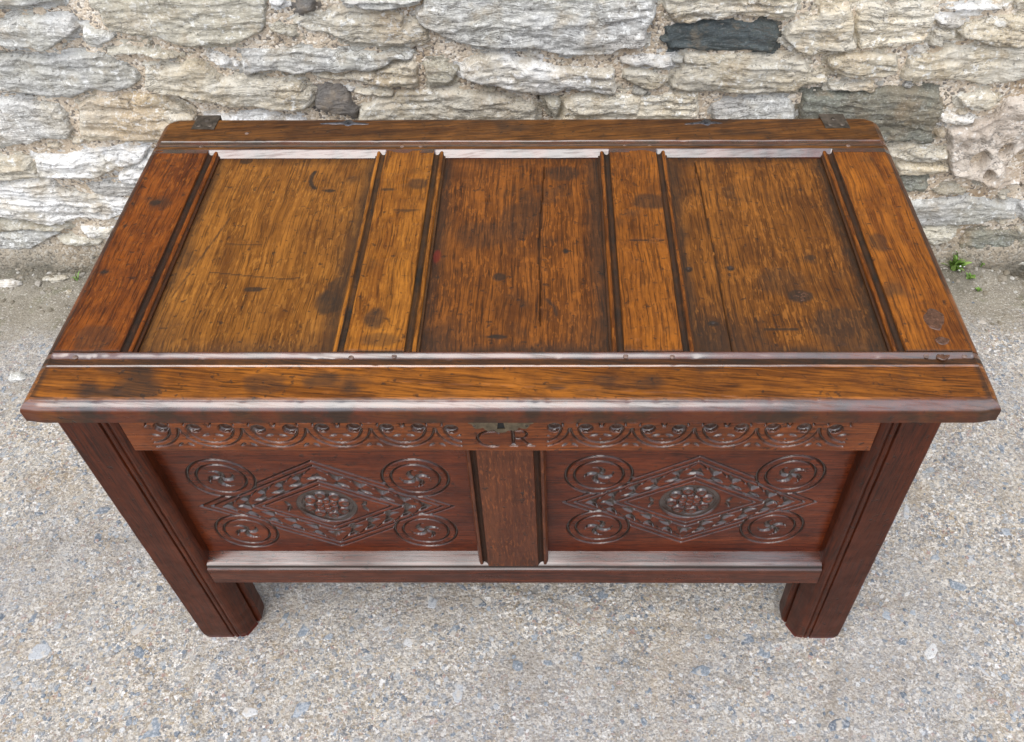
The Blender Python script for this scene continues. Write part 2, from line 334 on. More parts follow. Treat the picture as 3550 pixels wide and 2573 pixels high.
AGG = [(0, (.27, .215, .15)), (.16, (.50, .43, .34)), (.36, (.23, .215, .20)), (.46, (.085, .10, .125)), (.54, (.70, .65, .58)), (.67, (.36, .335, .31)),
       (.76, (.16, .19, .23)), (.85, (.42, .32, .20)), (.92, (.32, .19, .15)), (.95, (.84, .82, .79))]
def groundmat():
    mat = bpy.data.materials.new('exposed_aggregate_concrete'); k = NT(mat)
    tc = k.n('ShaderNodeTexCoord'); v = tc.outputs['Object']
    w1 = k.noise(v, 45, 3, .6, col=True); w2 = k.noise(v, 160, 2, .6, col=True)
    va = k.vadd(v, k.vmul(w1, (.022, .022, .022))); vb = k.vadd(v, k.vmul(w2, (.007, .007, .007)))
    def cells(vv, sc):
        c = k.voro(vv, sc, out='Color'); s = k.n('ShaderNodeSeparateColor'); k.l(c, s.inputs[0]); return s
    CHIP = [(0, (.15, .175, .20)), (.22, (.30, .33, .36)), (.40, (.10, .12, .145)), (.52, (.44, .46, .48)), (.66, (.20, .225, .25)), (.80, (.42, .38, .33)), (.90, (.34, .22, .19)), (.95, (.70, .68, .64))]
    sA = cells(va, 52); sB = cells(vb, 170); sC = cells(vb, 360)
    base = k.ramp(sC.outputs[0], AGG, 'CONSTANT')
    cB = k.ramp(sB.outputs[0], AGG, 'CONSTANT')
    base = k.mix(k.rng(sB.outputs[1], .42, .5), base, cB)
    cA = k.ramp(sA.outputs[0], CHIP, 'CONSTANT')
    dA = k.voro(va, 52)
    mA = k.math('MULTIPLY', k.rng(sA.outputs[1], .74, .76), k.rng(dA, .42, .32))
    cA2 = k.mix(k.rng(k.noise(v, 300, 2), .4, .6), cA, (.34, .36, .38))
    base = k.mix(mA, base, cA2)
    md = k.noise(v, 26, 4, .65)
    base = k.mix(k.math('MULTIPLY', k.rng(md, .52, .66), .35), base, (.19, .16, .125))
    base = k.mix(k.math('MULTIPLY', k.rng(md, .44, .32), .35), base, (.70, .66, .60))
    # cement film, ochre stain
    cem = k.noise(v, 11, 5, .6)
    base = k.mix(k.rng(cem, .36, .62, .08, .42), base, (.56, .525, .46))
    och = k.noise(v, 5, 5, .65)
    base = k.mix(k.math('MULTIPLY', k.rng(och, .50, .66), .45), base, (.33, .245, .15))
    grey = k.noise(v, 2.2, 3, .6)
    base = k.mix(k.math('MULTIPLY', k.rng(grey, .42, .62), .4), base, (.30, .298, .305))
    base = k.mix(k.math('MULTIPLY', k.rng(k.noise(v, 7, 5, .7), .55, .68), .4), base, (.20, .175, .14))
    pit = k.noise(v, 250, 3, .7)
    base = k.mix(k.math('MULTIPLY', k.rng(pit, .56, .66), .6), base, (.14, .115, .09))
    base = k.mix(k.math('MULTIPLY', k.rng(pit, .43, .33), .5), base, (.80, .76, .69))
    # cracks as attribute
    at = k.n('ShaderNodeAttribute', _attribute_name='crack')
    base = k.mix(k.math('MULTIPLY', at.outputs['Fac'], .48, clamp=True), base, (.19, .15, .10))
    # trodden earth along the foot of the wall
    sx = k.n('ShaderNodeSeparateXYZ'); k.l(v, sx.inputs[0])
    e = k.math('ADD', sx.outputs[1], k.math('MULTIPLY', k.math('SUBTRACT', k.noise(v, 5, 5, .65), .5), .55))
    earth = k.rng(e, .74, .90)
    ec = k.mix(k.rng(k.noise(v, 9, 4, .6), .4, .6), (.225, .195, .145), (.31, .275, .21))
    ec = k.mix(k.math('MULTIPLY', k.rng(k.noise(v, 16, 4, .6), .56, .68), .6), ec, (.125, .125, .05))
    ec = k.mix(k.math('MULTIPLY', k.rng(sC.outputs[2], .93, .95), .8), ec, (.62, .58, .50))
    dark = k.rng(e, .95, 1.06); ec = k.mix(k.math('MULTIPLY', dark, .8), ec, (.095, .086, .058)); ec = k.mix(k.math('MULTIPLY', k.rng(pit, .54, .64), .5), ec, (.10, .085, .06)); ec = k.mix(k.math('MULTIPLY', k.rng(pit, .42, .34), .4), ec, (.46, .42, .35))
    col = k.mix(k.math('MULTIPLY', earth, .88), base, ec)
    hh = k.math('ADD', k.math('MULTIPLY', k.voro(vb, 150), -.9), k.math('MULTIPLY', k.noise(v, 320, 3, .7), 1.1))
    hh = k.math('ADD', hh, k.math('MULTIPLY', k.noise(v, 60, 4, .6), 1.6))
    k.out(col, .8, hh, .85, .0035); return mat
M['ground'] = groundmat()
def pebmat(name, attr):
    mat = bpy.data.materials.new(name); k = NT(mat); _, v, rnd = obj_coords(k)
    if attr:
        a = k.n('ShaderNodeAttribute', _attribute_name='tint'); f = a.outputs['Fac']
    else: f = rnd
    c = k.ramp(f, [(0, (.13, .155, .185)), (.22, (.26, .29, .32)), (.40, (.09, .11, .135)), (.52, (.38, .39, .40)), (.64, (.17, .20, .23)), (.78, (.32, .29, .25)), (.86, (.52, .51, .49)), (.92, (.32, .22, .18)), (.96, (.24, .26, .27))], 'CONSTANT')
    geo = k.n('ShaderNodeNewGeometry'); v = geo.outputs['Position']
    n = k.noise(v, 190, 4, .7)
    c = k.mix(k.math('MULTIPLY', k.rng(n, .48, .62), .6), c, (.50, .51, .52))
    c = k.mix(k.math('MULTIPLY', k.rng(k.noise(v, 420, 2), .54, .64), .5), c, (.10, .11, .12))
    c = k.mix(k.math('MULTIPLY', k.rng(k.noise(v, 45, 3), .54, .62), .7), c, (.50, .44, .36))
    k.out(c, .55, n, .4, .001); return mat
M['pebble'] = pebmat('embedded_aggregate_stone', False); M['grit'] = pebmat('embedded_grit', True)
def crumbmat():
    mat = bpy.data.materials.new('mortar_crumbs'); k = NT(mat); a = k.n('ShaderNodeAttribute', _attribute_name='tint'); geo = k.n('ShaderNodeNewGeometry')
    c = k.ramp(a.outputs['Fac'], [(0, (.20, .17, .12)), (.5, (.27, .235, .18)), (.65, (.36, .33, .28)), (.78, (.19, .165, .12)), (.86, (.52, .50, .45))], 'CONSTANT'); n = k.noise(geo.outputs['Position'], 130, 3, .6)
    c = k.mix(k.rng(n, .4, .7, 0, .5), c, (.13, .11, .08)); k.out(c, .85, n, .5, .001); return mat
M['crumb'] = crumbmat()

# ------------------------------------------------------------------ ground
def seg_dist(X, Y, pts):
    d = np.full(X.shape, 1e9)
    for (ax, ay), (bx, by) in zip(pts[:-1], pts[1:]):
        vx, vy = bx-ax, by-ay; L = vx*vx+vy*vy+1e-12
        t = np.clip(((X-ax)*vx+(Y-ay)*vy)/L, 0, 1)
        d = np.minimum(d, np.hypot(X-ax-t*vx, Y-ay-t*vy))
    return d
CRACKS = [[(-1.25, .12), (-1.05, .20), (-.93, .22), (-.78, .20), (-.62, .26), (-.45, .22)],
          [(-.10, .13), (.02, .10), (.10, .06), (.17, .02), (.28, .03), (.42, .0), (.50, .02), (.62, .06), (.80, .09), (.92, .04), (1.08, -.02), (1.3, -.05)],
          [(.17, .02), (.16, -.06), (.17, -.15), (.15, -.4)], [(-.02, -.02), (-.03, -.12), (-.04, -.35)],
          [(.62, .06), (.60, -.02), (.56, -.12), (.50, -.2)], [(-.56, -.2), (-.62, -.08), (-.60, .02), (-.66, .12)], [(1.0, .32), (.98, .16), (1.02, .02), (.96, -.2)]]
def ground_h(X, Y):
    h = .0035*fbm(X*3, Y*3, 5, 4) + .0016*fbm(X*30, Y*30, 6, 3) + .001*fbm(X*110, Y*110, 8, 2)
    rise = sstep(.96, 1.10, Y + .05*fbm(X*6, Y*6, 9, 3))
    h = h + rise*(.022 + .022*fbm(X*7, Y*7, 3, 3)) + .006*rise*fbm(X*45, Y*45, 4, 3)
    # broken hollow in the concrete beside the wall on the right
    d = np.hypot((X-1.325)/.055, (Y-1.045)/.045) + .25*fbm(X*25, Y*25, 12, 3)
    h = h - .045*sstep(1.15, .7, d)
    return h
def build_ground():
    ax = np.concatenate([np.linspace(-30, -3, 14), np.arange(-2.9, -1.6, .1), np.arange(-1.6, 1.6, .005), np.arange(1.6, 3, .1), np.linspace(3, 30, 14)])
    ay = np.concatenate([np.linspace(-30, -2, 14), np.arange(-1.9, -.4, .1), np.arange(-.4, 1.16, .005), np.array([1.3, 1.6])])
    X, Y = np.meshgrid(ax, ay); near = ((np.abs(X) < 1.62) & (Y > -.42)).astype(float)
    cr = np.zeros_like(X)
    wx = X+.012*fbm(X*14, Y*14, 31, 3); wy = Y+.012*fbm(X*14, Y*14, 32, 3)
    for pts in CRACKS:
        cr = np.maximum(cr, (.45*sstep(.016, .0015, seg_dist(wx, wy, pts))+.55*sstep(.004, .001, seg_dist(wx, wy, pts)))*(.35+.65*vnoise(X*9, Y*9, 41)))
    Zh = ground_h(X, Y)*near - .0015*cr*near
    Vt = np.stack([X, Y, Zh], -1).reshape(-1, 3)
    me = mesh_np('ground', Vt, grid_faces(len(ay), len(ax)), True, {'crack': cr})
    o = link('ground', me, M['ground']); o['kind'] = 'structure'
    return o
ground = build_ground()

rnd = random.Random(7)
def pebble_mesh(i, n=None):
    r = random.Random(100+i); n = n or r.randint(5, 8); ring = []; st = r.uniform(.45, .95)
    for k in range(n):
        a = 2*math.pi*(k+r.uniform(-.33, .33))/n; q = r.uniform(.55, 1.15)
        ring.append((math.cos(a)*q, math.sin(a)*q*st))
    v = [(x*1.0, y*1.0, -.35) for x, y in ring] + [(x*.97, y*.97, .02) for x, y in ring] + [(x*.78, y*.78, .13+r.uniform(-.02, .03)) for x, y in ring] + [(r.uniform(-.1, .1), r.uniform(-.1, .1)*st, .17)]
    f = []
    for k in range(n):
        j = (k+1) % n
        f += [(k, j, n+j, n+k), (n+k, n+j, 2*n+j, 2*n+k), (2*n+k, 2*n+j, 3*n)]
    return v, f
peb = []
for i in range(12):
    v, f = pebble_mesh(i); me = mesh_poly('pebble_mesh', v, f); me.materials.append(M['pebble']); peb.append(me)
spots = []
# larger chips the photograph shows at definite places, then a random spread
BIG = [(-.905, .285, .030, .02, .5), (-1.02, .04, .022, .5, .3), (-.745, .02, .022, .6, .9), (-.92, -.03, .024, .3, .2), (-.66, -.165, .030, .8, .1), (-.40, -.13, .024, 1.2, .6), (-.5, -.09, .022, 1.5, .3),
       (-.12, -.105, .026, 1.7, .42), (.33, -.06, .024, .3, .05), (.72, .0, .026, .2, .2), (.62, .28, .024, 1.4, .1), (.97, .02, .034, .4, .75), (.86, .11, .024, -.5, .25), (.77, -.02, .024, .9, .3),
       (.69, -.20, .03, .9, .93), (.56, -.16, .024, .2, .45), (.95, -.14, .022, 1.0, .6), (1.1, .3, .026, .3, .3), (.8, .28, .022, 1.2, .7), (-1.1, .33, .026, .2, .1), (-.98, .42, .022, 1., .4)]
for x, y, s, a, _t in BIG: spots.append((x, y, s, a))
tries = 0
while len(spots) < 285 and tries < 20000:
    tries += 1
    x = rnd.uniform(-1.35, 1.35); y = rnd.uniform(-.28, .86)
    if abs(x) < .5 and y > .2: continue
    s = rnd.choice([.009, .010, .011, .012, .014, .016, .019])
    if y > .66 and rnd.random() < .8: continue
    if (-.66 < x < -.48 or .46 < x < .64) and -.03 < y < .13: continue
    if all((x-a)**2+(y-b)**2 > (s+c+.006)**2 for a, b, c, _ in spots): spots.append((x, y, s, rnd.uniform(0, 6.28)))
def gh(x, y): return float(ground_h(np.array([[x]]), np.array([[y]]))[0, 0])
for i, (x, y, s, a) in enumerate(spots):
    o = bpy.data.objects.new('pebble', peb[i % 12]); C.objects.link(o)
    o.location = (x, y, gh(x, y)-.0004); o.rotation_euler = (rnd.uniform(-.03, .03), rnd.uniform(-.03, .03), a)
    o.scale = (s, s*rnd.uniform(.6, 1), min(s, .013)*rnd.uniform(.35, .7)); o.parent = ground
def build_grit():
    V, F, T = [], [], []; n = 9000; r = np.random.RandomState(3)
    xs = r.uniform(-1.4, 1.4, n); ys = r.uniform(-.3, 1.0, n); hs_ = ground_h(xs[None], ys[None])[0]
    off = 0
    for x, y, h in zip(xs, ys, hs_):
        if y > .70 and r.rand() < .9: continue
        if abs(x) < .45 and y > .3: continue
        k = 5; s = r.uniform(.0025, .0068); st = r.uniform(.55, 1); a0 = r.uniform(0, 6.28); ca, sa = math.cos(a0), math.sin(a0)
        ring = []
        for q in range(k):
            a = 2*math.pi*(q+r.uniform(-.25, .25))/k; rr = s*r.uniform(.75, 1.15); px, py = math.cos(a)*rr, math.sin(a)*rr*st
            ring.append((x+px*ca-py*sa, y+px*sa+py*ca))
        top = h + r.uniform(.0003, .0016)
        for px, py in ring: V.append((px, py, h-.003))
        for px, py in ring: V.append((x+(px-x)*.8, y+(py-y)*.8, top+r.uniform(-.0003, .0003)))
        V.append((x, y, top+.0003))
        for q in range(k):
            j = (q+1) % k
            F += [(off+q, off+j, off+k+j), (off+q, off+k+j, off+k+q), (off+k+q, off+k+j, off+2*k)]
        T += [r.rand()]*(2*k+1); off += 2*k+1
    me = mesh_np('grit', V, F, False, {'tint': T}); o = link('grit', me, M['grit'], ground); o['kind'] = 'stuff'
build_grit()

def build_crumbs():
    V, F, T = [], [], []; r = np.random.RandomState(8); off = 0
    for i in range(1500):
        x = r.uniform(-1.55, 1.5); y = 1.085-abs(r.normal(0, .055)) if i % 3 else r.uniform(.80, 1.08)
        s = r.uniform(.003, .008)*(1.9 if r.rand() < .12 else 1); h = gh(x, y); k = 6; st = r.uniform(.5, 1); a0 = r.uniform(0, 6.28); ca, sa = math.cos(a0), math.sin(a0)
        lv = []
        for lev, sc in ((-.4, .9), (.25, 1.), (.62, .6)):
            for q in range(k):
                a = 2*math.pi*(q+r.uniform(-.3, .3))/k; rr = s*sc*r.uniform(.75, 1.15); px, py = math.cos(a)*rr, math.sin(a)*rr*st
                V.append((x+px*ca-py*sa, y+px*sa+py*ca, h+lev*s*.8))
        V.append((x, y, h+.7*s*.8))
        for l in range(2):
            for q in range(k):
                j = (q+1) % k; a, b = off+l*k, off+(l+1)*k; F += [(a+q, a+j, b+j), (a+q, b+j, b+q)]
        for q in range(k): F.append((off+2*k+q, off+2*k+(q+1) % k, off+3*k))
        T += [r.uniform(.42, .9)]*(3*k+1); off += 3*k+1
    me = mesh_np('crumbs', V, F, False, {'tint': T}); o = link('wall_foot_rubble', me, M['crumb'], ground); o['kind'] = 'stuff'
build_crumbs()
# ------------------------------------------------------------------ stone wall
STONES = [
 ('g', [(-1118,755),(-951,755),(-967,733),(-1002,729),(-1047,726),(-1094,728),(-1131,729)]),
 ('g', [(-1157,677),(-1099,687),(-1070,702),(-1027,702),(-972,699),(-961,696),(-958,686),(-950,676),(-969,661),(-993,651),(-1032,628),(-1066,631),(-1114,635),(-1176,641)]),
 ('g', [(-940,680),(-923,677),(-902,670),(-877,658),(-896,648),(-924,639),(-940,643),(-947,661)]),
 ('o', [(-906,754),(-534,753),(-546,697),(-564,665),(-617,642),(-692,637),(-741,638),(-786,653),(-830,666),(-887,670),(-893,691),(-893,711),(-905,723)]),
 ('o', [(-909,633),(-866,635),(-820,627),(-759,613),(-782,606),(-806,608),(-832,619),(-887,619),(-908,622)]),
 ('w', [(-696,624),(-674,616),(-656,607),(-650,586),(-681,591),(-696,608)]),
 ('g', [(-1193,606),(-1114,609),(-1054,603),(-1010,612),(-934,619),(-911,608),(-882,592),(-866,576),(-859,559),(-888,536),(-932,528),(-974,534),(-1007,522),(-1030,511),(-1060,520),(-1092,517),(-1140,526),(-1230,532)]),
 ('b', [(-842,584),(-808,588),(-761,592),(-727,605),(-707,589),(-675,558),(-626,569),(-564,555),(-508,552),(-484,524),(-485,504),(-513,483),(-540,483),(-614,491),(-679,492),(-707,504),(-739,501),(-788,525),(-842,528),(-855,542)]),
 ('b', [(-1023,496),(-991,511),(-884,519),(-822,510),(-790,490),(-766,463),(-780,436),(-826,411),(-866,404),(-900,400),(-1008,401),(-1055,406),(-1050,437),(-1034,473)]),
 ('g', [(-1244,506),(-1173,511),(-1126,500),(-1076,494),(-1067,479),(-1069,449),(-1069,424),(-1088,406),(-1136,406),(-1204,390),(-1234,384),(-1305,384)]),
 ('w', [(-1190,361),(-1121,354),(-1075,370),(-1018,377),(-962,380),(-906,377),(-934,337),(-994,325),(-1070,294),(-1091,294),(-1174,299),(-1194,301),(-1196,321)]),
 ('w', [(-983,316),(-911,362),(-855,362),(-880,286),(-941,278),(-1004,282),(-1011,300)]),
 ('b', [(-1327,353),(-1234,352),(-1211,342),(-1198,325),(-1199,299),(-1240,294),(-1287,286),(-1361,286)]),
 ('w', [(-1365,278),(-1267,282),(-1188,284),(-1168,259),(-1140,243),(-1084,241),(-1036,233),(-1008,218),(-1024,188),(-1085,165),(-1163,168),(-1241,145),(-1274,151),(-1321,168),(-1416,177)]),
 ('g', [(-1106,272),(-1053,275),(-957,275),(-978,240),(-1045,237),(-1081,243),(-1090,259)]),
 ('g', [(-1447,116),(-1314,135),(-1229,119),(-1293,89),(-1323,65),(-1371,62),(-1471,68)]),
 ('w', [(-1169,136),(-1086,133),(-1103,101),(-1154,105),(-1164,122)]),
 ('o', [(-1423,163),(-1335,163),(-1281,147),(-1239,139),(-1198,139),(-1226,126),(-1270,131),(-1312,139),(-1374,125),(-1443,124)]),
 ('o', [(-1245,110),(-1158,101),(-1124,95),(-1141,80),(-1199,81),(-1240,94)]),
 ('k', [(-477,748),(-438,748),(-442,707),(-475,706),(-481,712)]),
 ('g', [(-383,748),(-209,747),(-226,726),(-275,714),(-303,715),(-347,723),(-372,730)]),
 ('b', [(-494,685),(-470,695),(-433,701),(-417,697),(-405,707),(-366,712),(-318,715),(-270,710),(-262,699),(-261,674),(-242,686),(-225,689),(-208,666),(-206,646),(-217,635),(-262,630),(-306,633),(-340,638),(-395,645),(-403,654),(-423,663),(-450,662),(-470,672)]),
 ('o', [(-547,681),(-516,682),(-492,673),(-486,654),(-505,657),(-542,667)]),
 ('g', [(-619,626),(-580,623),(-504,628),(-431,625),(-395,619),(-333,618),(-261,617),(-250,606),(-290,604),(-315,588),(-349,577),(-431,574),(-509,573),(-556,580),(-593,575),(-627,569),(-626,591)]),
 ('b', [(-493,566),(-417,566),(-350,570),(-308,585),(-253,601),(-242,590),(-245,537),(-294,535),(-325,538),(-357,548),(-394,552),(-454,558)]),
 ('o', [(-228,595),(-181,595),(-158,573),(-164,554),(-197,536),(-219,540),(-229,568)]),
 ('k', [(-474,535),(-452,542),(-422,541),(-402,524),(-399,495),(-390,474),(-395,458),(-415,465),(-425,465),(-461,471),(-486,483),(-483,507)]),
 ('b', [(-394,526),(-346,531),(-305,523),(-306,513),(-362,515),(-392,519)]),
 ('b', [(-388,480),(-351,500),(-306,509),(-296,523),(-244,526),(-167,529),(-116,523),(-65,508),(-22,499),(20,485),(17,446),(-15,434),(-394,429),(-393,462)]),
 ('w', [(-738,463),(-618,476),(-573,466),(-517,456),(-510,438),(-740,439)]),
 ('g', [(-235,704),(-216,720),(-209,751),(262,750),(268,701),(253,674),(255,639),(243,629),(204,629),(180,614),(157,612),(82,616),(26,624),(-18,629),(-61,629),(-129,638),(-183,654),(-206,674),(-229,687)]),
 ('w', [(-152,584),(-123,603),(-68,617),(-40,611),(-19,590),(19,598),(57,584),(108,580),(187,578),(191,561),(200,527),(180,516),(135,527),(76,533),(44,522),(-21,526),(-64,539),(-114,551),(-149,565)]),
 ('b', [(284,717),(286,749),(558,748),(562,724),(554,700),(498,695),(467,699),(433,701),(401,694),(371,694),(336,687),(311,689),(292,704)]),
 ('d', [(281,649),(295,659),(291,672),(322,677),(365,680),(389,685),(414,687),(466,684),(505,686),(525,678),(536,664),(536,646),(535,626),(526,616),(493,618),(474,622),(444,618),(400,619),(356,623),(306,625),(295,637),(285,642)]),
 ('w', [(197,605),(235,607),(255,609),(312,608),(320,583),(282,583),(252,586),(222,586),(202,591)]),
 ('b', [(206,556),(207,578),(243,578),(284,566),(315,555),(302,539),(272,529),(235,539)]),
 ('b', [(339,612),(363,617),(389,610),(428,610),(502,614),(546,604),(565,601),(603,596),(620,576),(655,565),(667,549),(613,540),(599,524),(530,520),(468,524),(391,521),(338,530),(315,533),(318,552),(329,572),(342,588)]),
 ('b', [(80,493),(108,514),(201,516),(263,507),(314,516),(381,518),(383,501),(388,463),(387,433),(56,434),(78,464)]),
 ('o', [(37,505),(64,508),(75,496),(68,476),(67,461),(49,470),(40,490)]),
 ('g', [(418,492),(472,498),(549,501),(585,501),(604,486),(616,437),(426,434)]),
 ('b', [(540,659),(554,679),(582,691),(609,699),(608,713),(673,718),(681,701),(692,668),(706,624),(684,622),(649,622),(612,613),(581,620),(569,630),(545,648)]),
 ('b', [(684,711),(695,718),(753,720),(795,722),(841,717),(854,693),(856,668),(844,645),(812,637),(781,627),(744,627),(717,622),(699,661)]),
 ('w', [(860,690),(906,689),(919,679),(910,670),(867,670)]),
 ('b', [(861,666),(908,664),(911,647),(886,648),(893,629),(865,633),(859,650)]),
 ('w', [(870,710),(897,715),(997,718),(998,711),(947,706),(900,706)]),
 ('b', [(910,665),(928,680),(953,690),(998,697),(1068,702),(1092,644),(1030,630),(996,634),(959,642),(924,652)]),
 ('b', [(821,576),(827,606),(879,611),(904,624),(963,631),(1098,631),(1125,567),(1058,548),(1010,539),(975,545),(954,553),(903,556),(862,551),(823,554)]),
 ('b', [(654,587),(654,601),(686,614),(734,616),(773,611),(799,608),(811,576),(802,565),(766,557),(738,557),(698,565),(667,571)]),
 ('b', [(670,538),(704,544),(768,548),(777,526),(747,526),(719,523),(697,529),(671,532)]),
 ('n', [(623,453),(616,492),(617,516),(664,518),(760,524),(798,536),(855,531),(919,523),(937,497),(941,470),(936,443),(945,391),(903,396),(838,396),(742,396),(656,417)]),
 ('b', [(967,511),(999,514),(1010,525),(1057,511),(1057,490),(1042,476),(1006,475),(977,491)]),
 ('w', [(942,461),(986,464),(1024,460),(1028,443),(1002,436),(958,440),(944,449)]),
 ('b', [(846,372),(907,385),(968,362),(994,365),(1000,349),(963,336),(892,343),(859,353)]),
 ('b', [(881,328),(926,331),(1010,322),(1009,310),(976,300),(895,299)]),
 ('p', [(974,425),(1022,438),(1062,464),(1073,482),(1088,499),(1158,517),(1273,251),(1219,260),(1177,277),(1146,264),(1090,282),(1018,307),(996,349),(992,381)]),
 ('n', [(896,294),(964,291),(978,266),(976,247),(926,247)]),
 ('o', [(993,250),(1026,259),(1082,250),(1076,237),(1020,238)]),
 ('g', [(941,218),(1013,221),(1077,227),(1145,220),(1219,207),(1236,164),(1180,164),(1160,146),(1068,140),(1000,140),(967,167)]),
 ('o', [(1001,130),(1070,133),(1103,115),(1085,90),(1051,76),(1013,108)]),
 ('n', [(1116,80),(1133,108),(1170,119),(1221,122),(1319,108),(1342,54),(1235,58),(1181,54),(1133,54)]),
 ('w', [(1229,207),(1254,210),(1277,207),(1297,160),(1257,153)]),
]

HOLES = [(.032, .502, .010, .014), (.072, .488, .010, .016), (.615, .462, .010, .016), (-.905, .655, .012, .010), (.60, .648, .006, .015), (1.225, .085, .03, .012), (-1.33, .085, .02, .01)]
WY = 1.0605
def mortar_depth(X, Z):
    h = .007*fbm(X*9, Z*9, 50, 3) + .0045*fbm(X*34, Z*34, 51, 3) + .002*fbm(X*120, Z*120, 52, 2)
    for hx, hz, rx, rz in HOLES:
        d = np.hypot((X-hx)/rx, (Z-hz)/rz) + .3*fbm(X*60, Z*60, 55, 2)
        h = h - .05*sstep(1.2, .6, d)
    foot = sstep(.13, .0, Z); h = h + foot*.03*(1+.5*fbm(X*8, Z*8, 56, 2))
    return h          # positive = towards the camera (smaller y)
wall = empty('stone_wall', (0, WY, 0), 'rough rubble stone wall of pale grey and buff slate in sandy mortar behind the chest', 'wall')
def build_mortar():
    ax = np.concatenate([np.arange(-6.2, -1.5, .03), np.arange(-1.5, 1.45, .005), np.arange(1.45, 6.2, .03)])
    az = np.concatenate([np.arange(-.06, .80, .005), np.arange(.80, 3.5, .03)])
    X, Z = np.meshgrid(ax, az); D = mortar_depth(X, Z)
    V = np.stack([X, WY-D-WY, Z], -1).reshape(-1, 3)
    F = grid_faces(len(az), len(ax)); n0 = len(V)
    # back, top and sides so the wall is a solid
    x0, x1, z0, z1 = ax[0], ax[-1], az[0], az[-1]
    B = np.array([(x0, .012, z0), (x1, .012, z0), (x1, .012, z1), (x0, .012, z1), (x0, .45, z0), (x1, .45, z0), (x1, .45, z1), (x0, .45, z1)])
    FB = np.array([(5, 4, 7, 6), (3, 2, 6, 7), (0, 3, 7, 4), (2, 1, 5, 6)])+n0
    me = mesh_np('mortar', np.vstack([V, B]), np.vstack([F, FB]))
    return link('mortar', me, M['mortar'], wall)
build_mortar()
def poly_sdf(X, Z, P):
    """signed distance, positive inside"""
    d = seg_dist(X, Z, P+[P[0]]); ins = np.zeros(X.shape, bool)
    for (x0, z0), (x1, z1) in zip(P, P[1:]+P[:1]):
        c = ((z0 > Z) != (z1 > Z)); t = (x1-x0)*(Z-z0)/((z1-z0)+1e-12)+x0
        ins ^= c & (X < t)
    return np.where(ins, d, -d)
def stone_geo(P, kind, seed, step):
    r = random.Random(seed); xs = [p[0] for p in P]; zs = [p[1] for p in P]
    x0, x1, z0, z1 = min(xs)-.012, max(xs)+.012, min(zs)-.012, max(zs)+.012
    ax = np.arange(x0, x1+step, step); az = np.arange(z0, z1+step, step)
    X, Z = np.meshgrid(ax, az)
    wx = X+.005*fbm(X*38, Z*38, seed, 3); wz = Z+.005*fbm(X*38, Z*38, seed+9, 3)
    s = poly_sdf(wx, wz, P)
    hgt = z1-z0; D = r.uniform(.016, .026)*(1 if hgt > .045 else .8)
    if kind in 'dk': D = r.uniform(.012, .016)
    T = r.uniform(.006, .012); sl = r.uniform(-.10, .10)
    zz = Z+sl*X+.020*fbm(X*5, Z*10, seed+3, 3)
    q = zz/T + .5*fbm(X*22, Z*22, seed+4, 2); i0 = np.floor(q); f = q-i0
    lay = _hash(i0+100, np.floor(X*r.uniform(4, 8)+2*vnoise(X*9, Z*30, seed+5)), seed); lay2 = _hash(i0+101, np.floor(X*6+2*vnoise(X*9, Z*30, seed+5)), seed)
    lay = lay*(1-sstep(.84, 1., f)) + lay2*sstep(.84, 1., f)
    amp = (r.choice([.003, .005, .009]) if kind in 'gn' else r.choice([.005, .009])) if kind not in 'dpk' else .002
    rim = np.clip(s/.0075, 0, 1); prof = np.sqrt(np.clip(1-(1-rim)**2, 0, 1))
    h = D*prof - .0055 + amp*(lay-.5)*rim + .010*fbm(X*7, Z*14, seed+6, 3)*rim + .0045*fbm(X*45, Z*90, seed+7, 4) + .0035*(_hash(np.floor(X*16+2.2*vnoise(X*20, Z*40, seed+12)), np.floor(Z*34+2*vnoise(X*14, Z*20, seed+13)), seed)-.5)*rim
    # top edge leans back, lower edge overhangs: the cleft slates catch the sky along their upper rim
    h = h - .008*np.clip((Z-z0)/max(hgt, .01)*2-1, 0, 1)*rim
    if kind == 'p':
        v = fbm(X*17, Z*17, seed+8, 3); h = D*1.6*prof-.010 + .028*np.abs(v)*rim - .012*rim + .006*fbm(X*50, Z*50, seed+2, 3)
        for cx, cz, rr in ((1.175, .335, .035), (1.125, .37, .018), (1.07, .345, .022), (1.21, .29, .02), (1.11, .30, .016)):
            h = h - .045*sstep(1.1, .3, np.hypot((X-cx)/rr, (Z-cz)/(rr*1.4))+.2*v)
    md = mortar_depth(X, Z) + (WY-1.055)*-1      # mortar surface relative to y = 1.055
    keep = (h > md-.006) & (s > -.010)
    F = grid_faces(len(az), len(ax)); kf = keep.ravel()[F].any(1); F = F[kf]
    y = -np.maximum(h, md-.010)
    cx, cz = (x0+x1)/2, (z0+z1)/2
    V = np.stack([X-cx, y, Z-cz], -1).reshape(-1, 3)
    V, F, _ = compact(V, F)
    return V, F, (cx, 1.055, cz)
polys = [(k, [(a/1000., b/1000.) for a, b in p]) for k, p in STONES]
occ_x0, occ_z0, occ_s = -6.2, 0., .01
OX, OZ = np.meshgrid(np.arange(occ_x0, 6.2, occ_s), np.arange(occ_z0, 3.5, occ_s)); occ = np.zeros(OX.shape, bool)
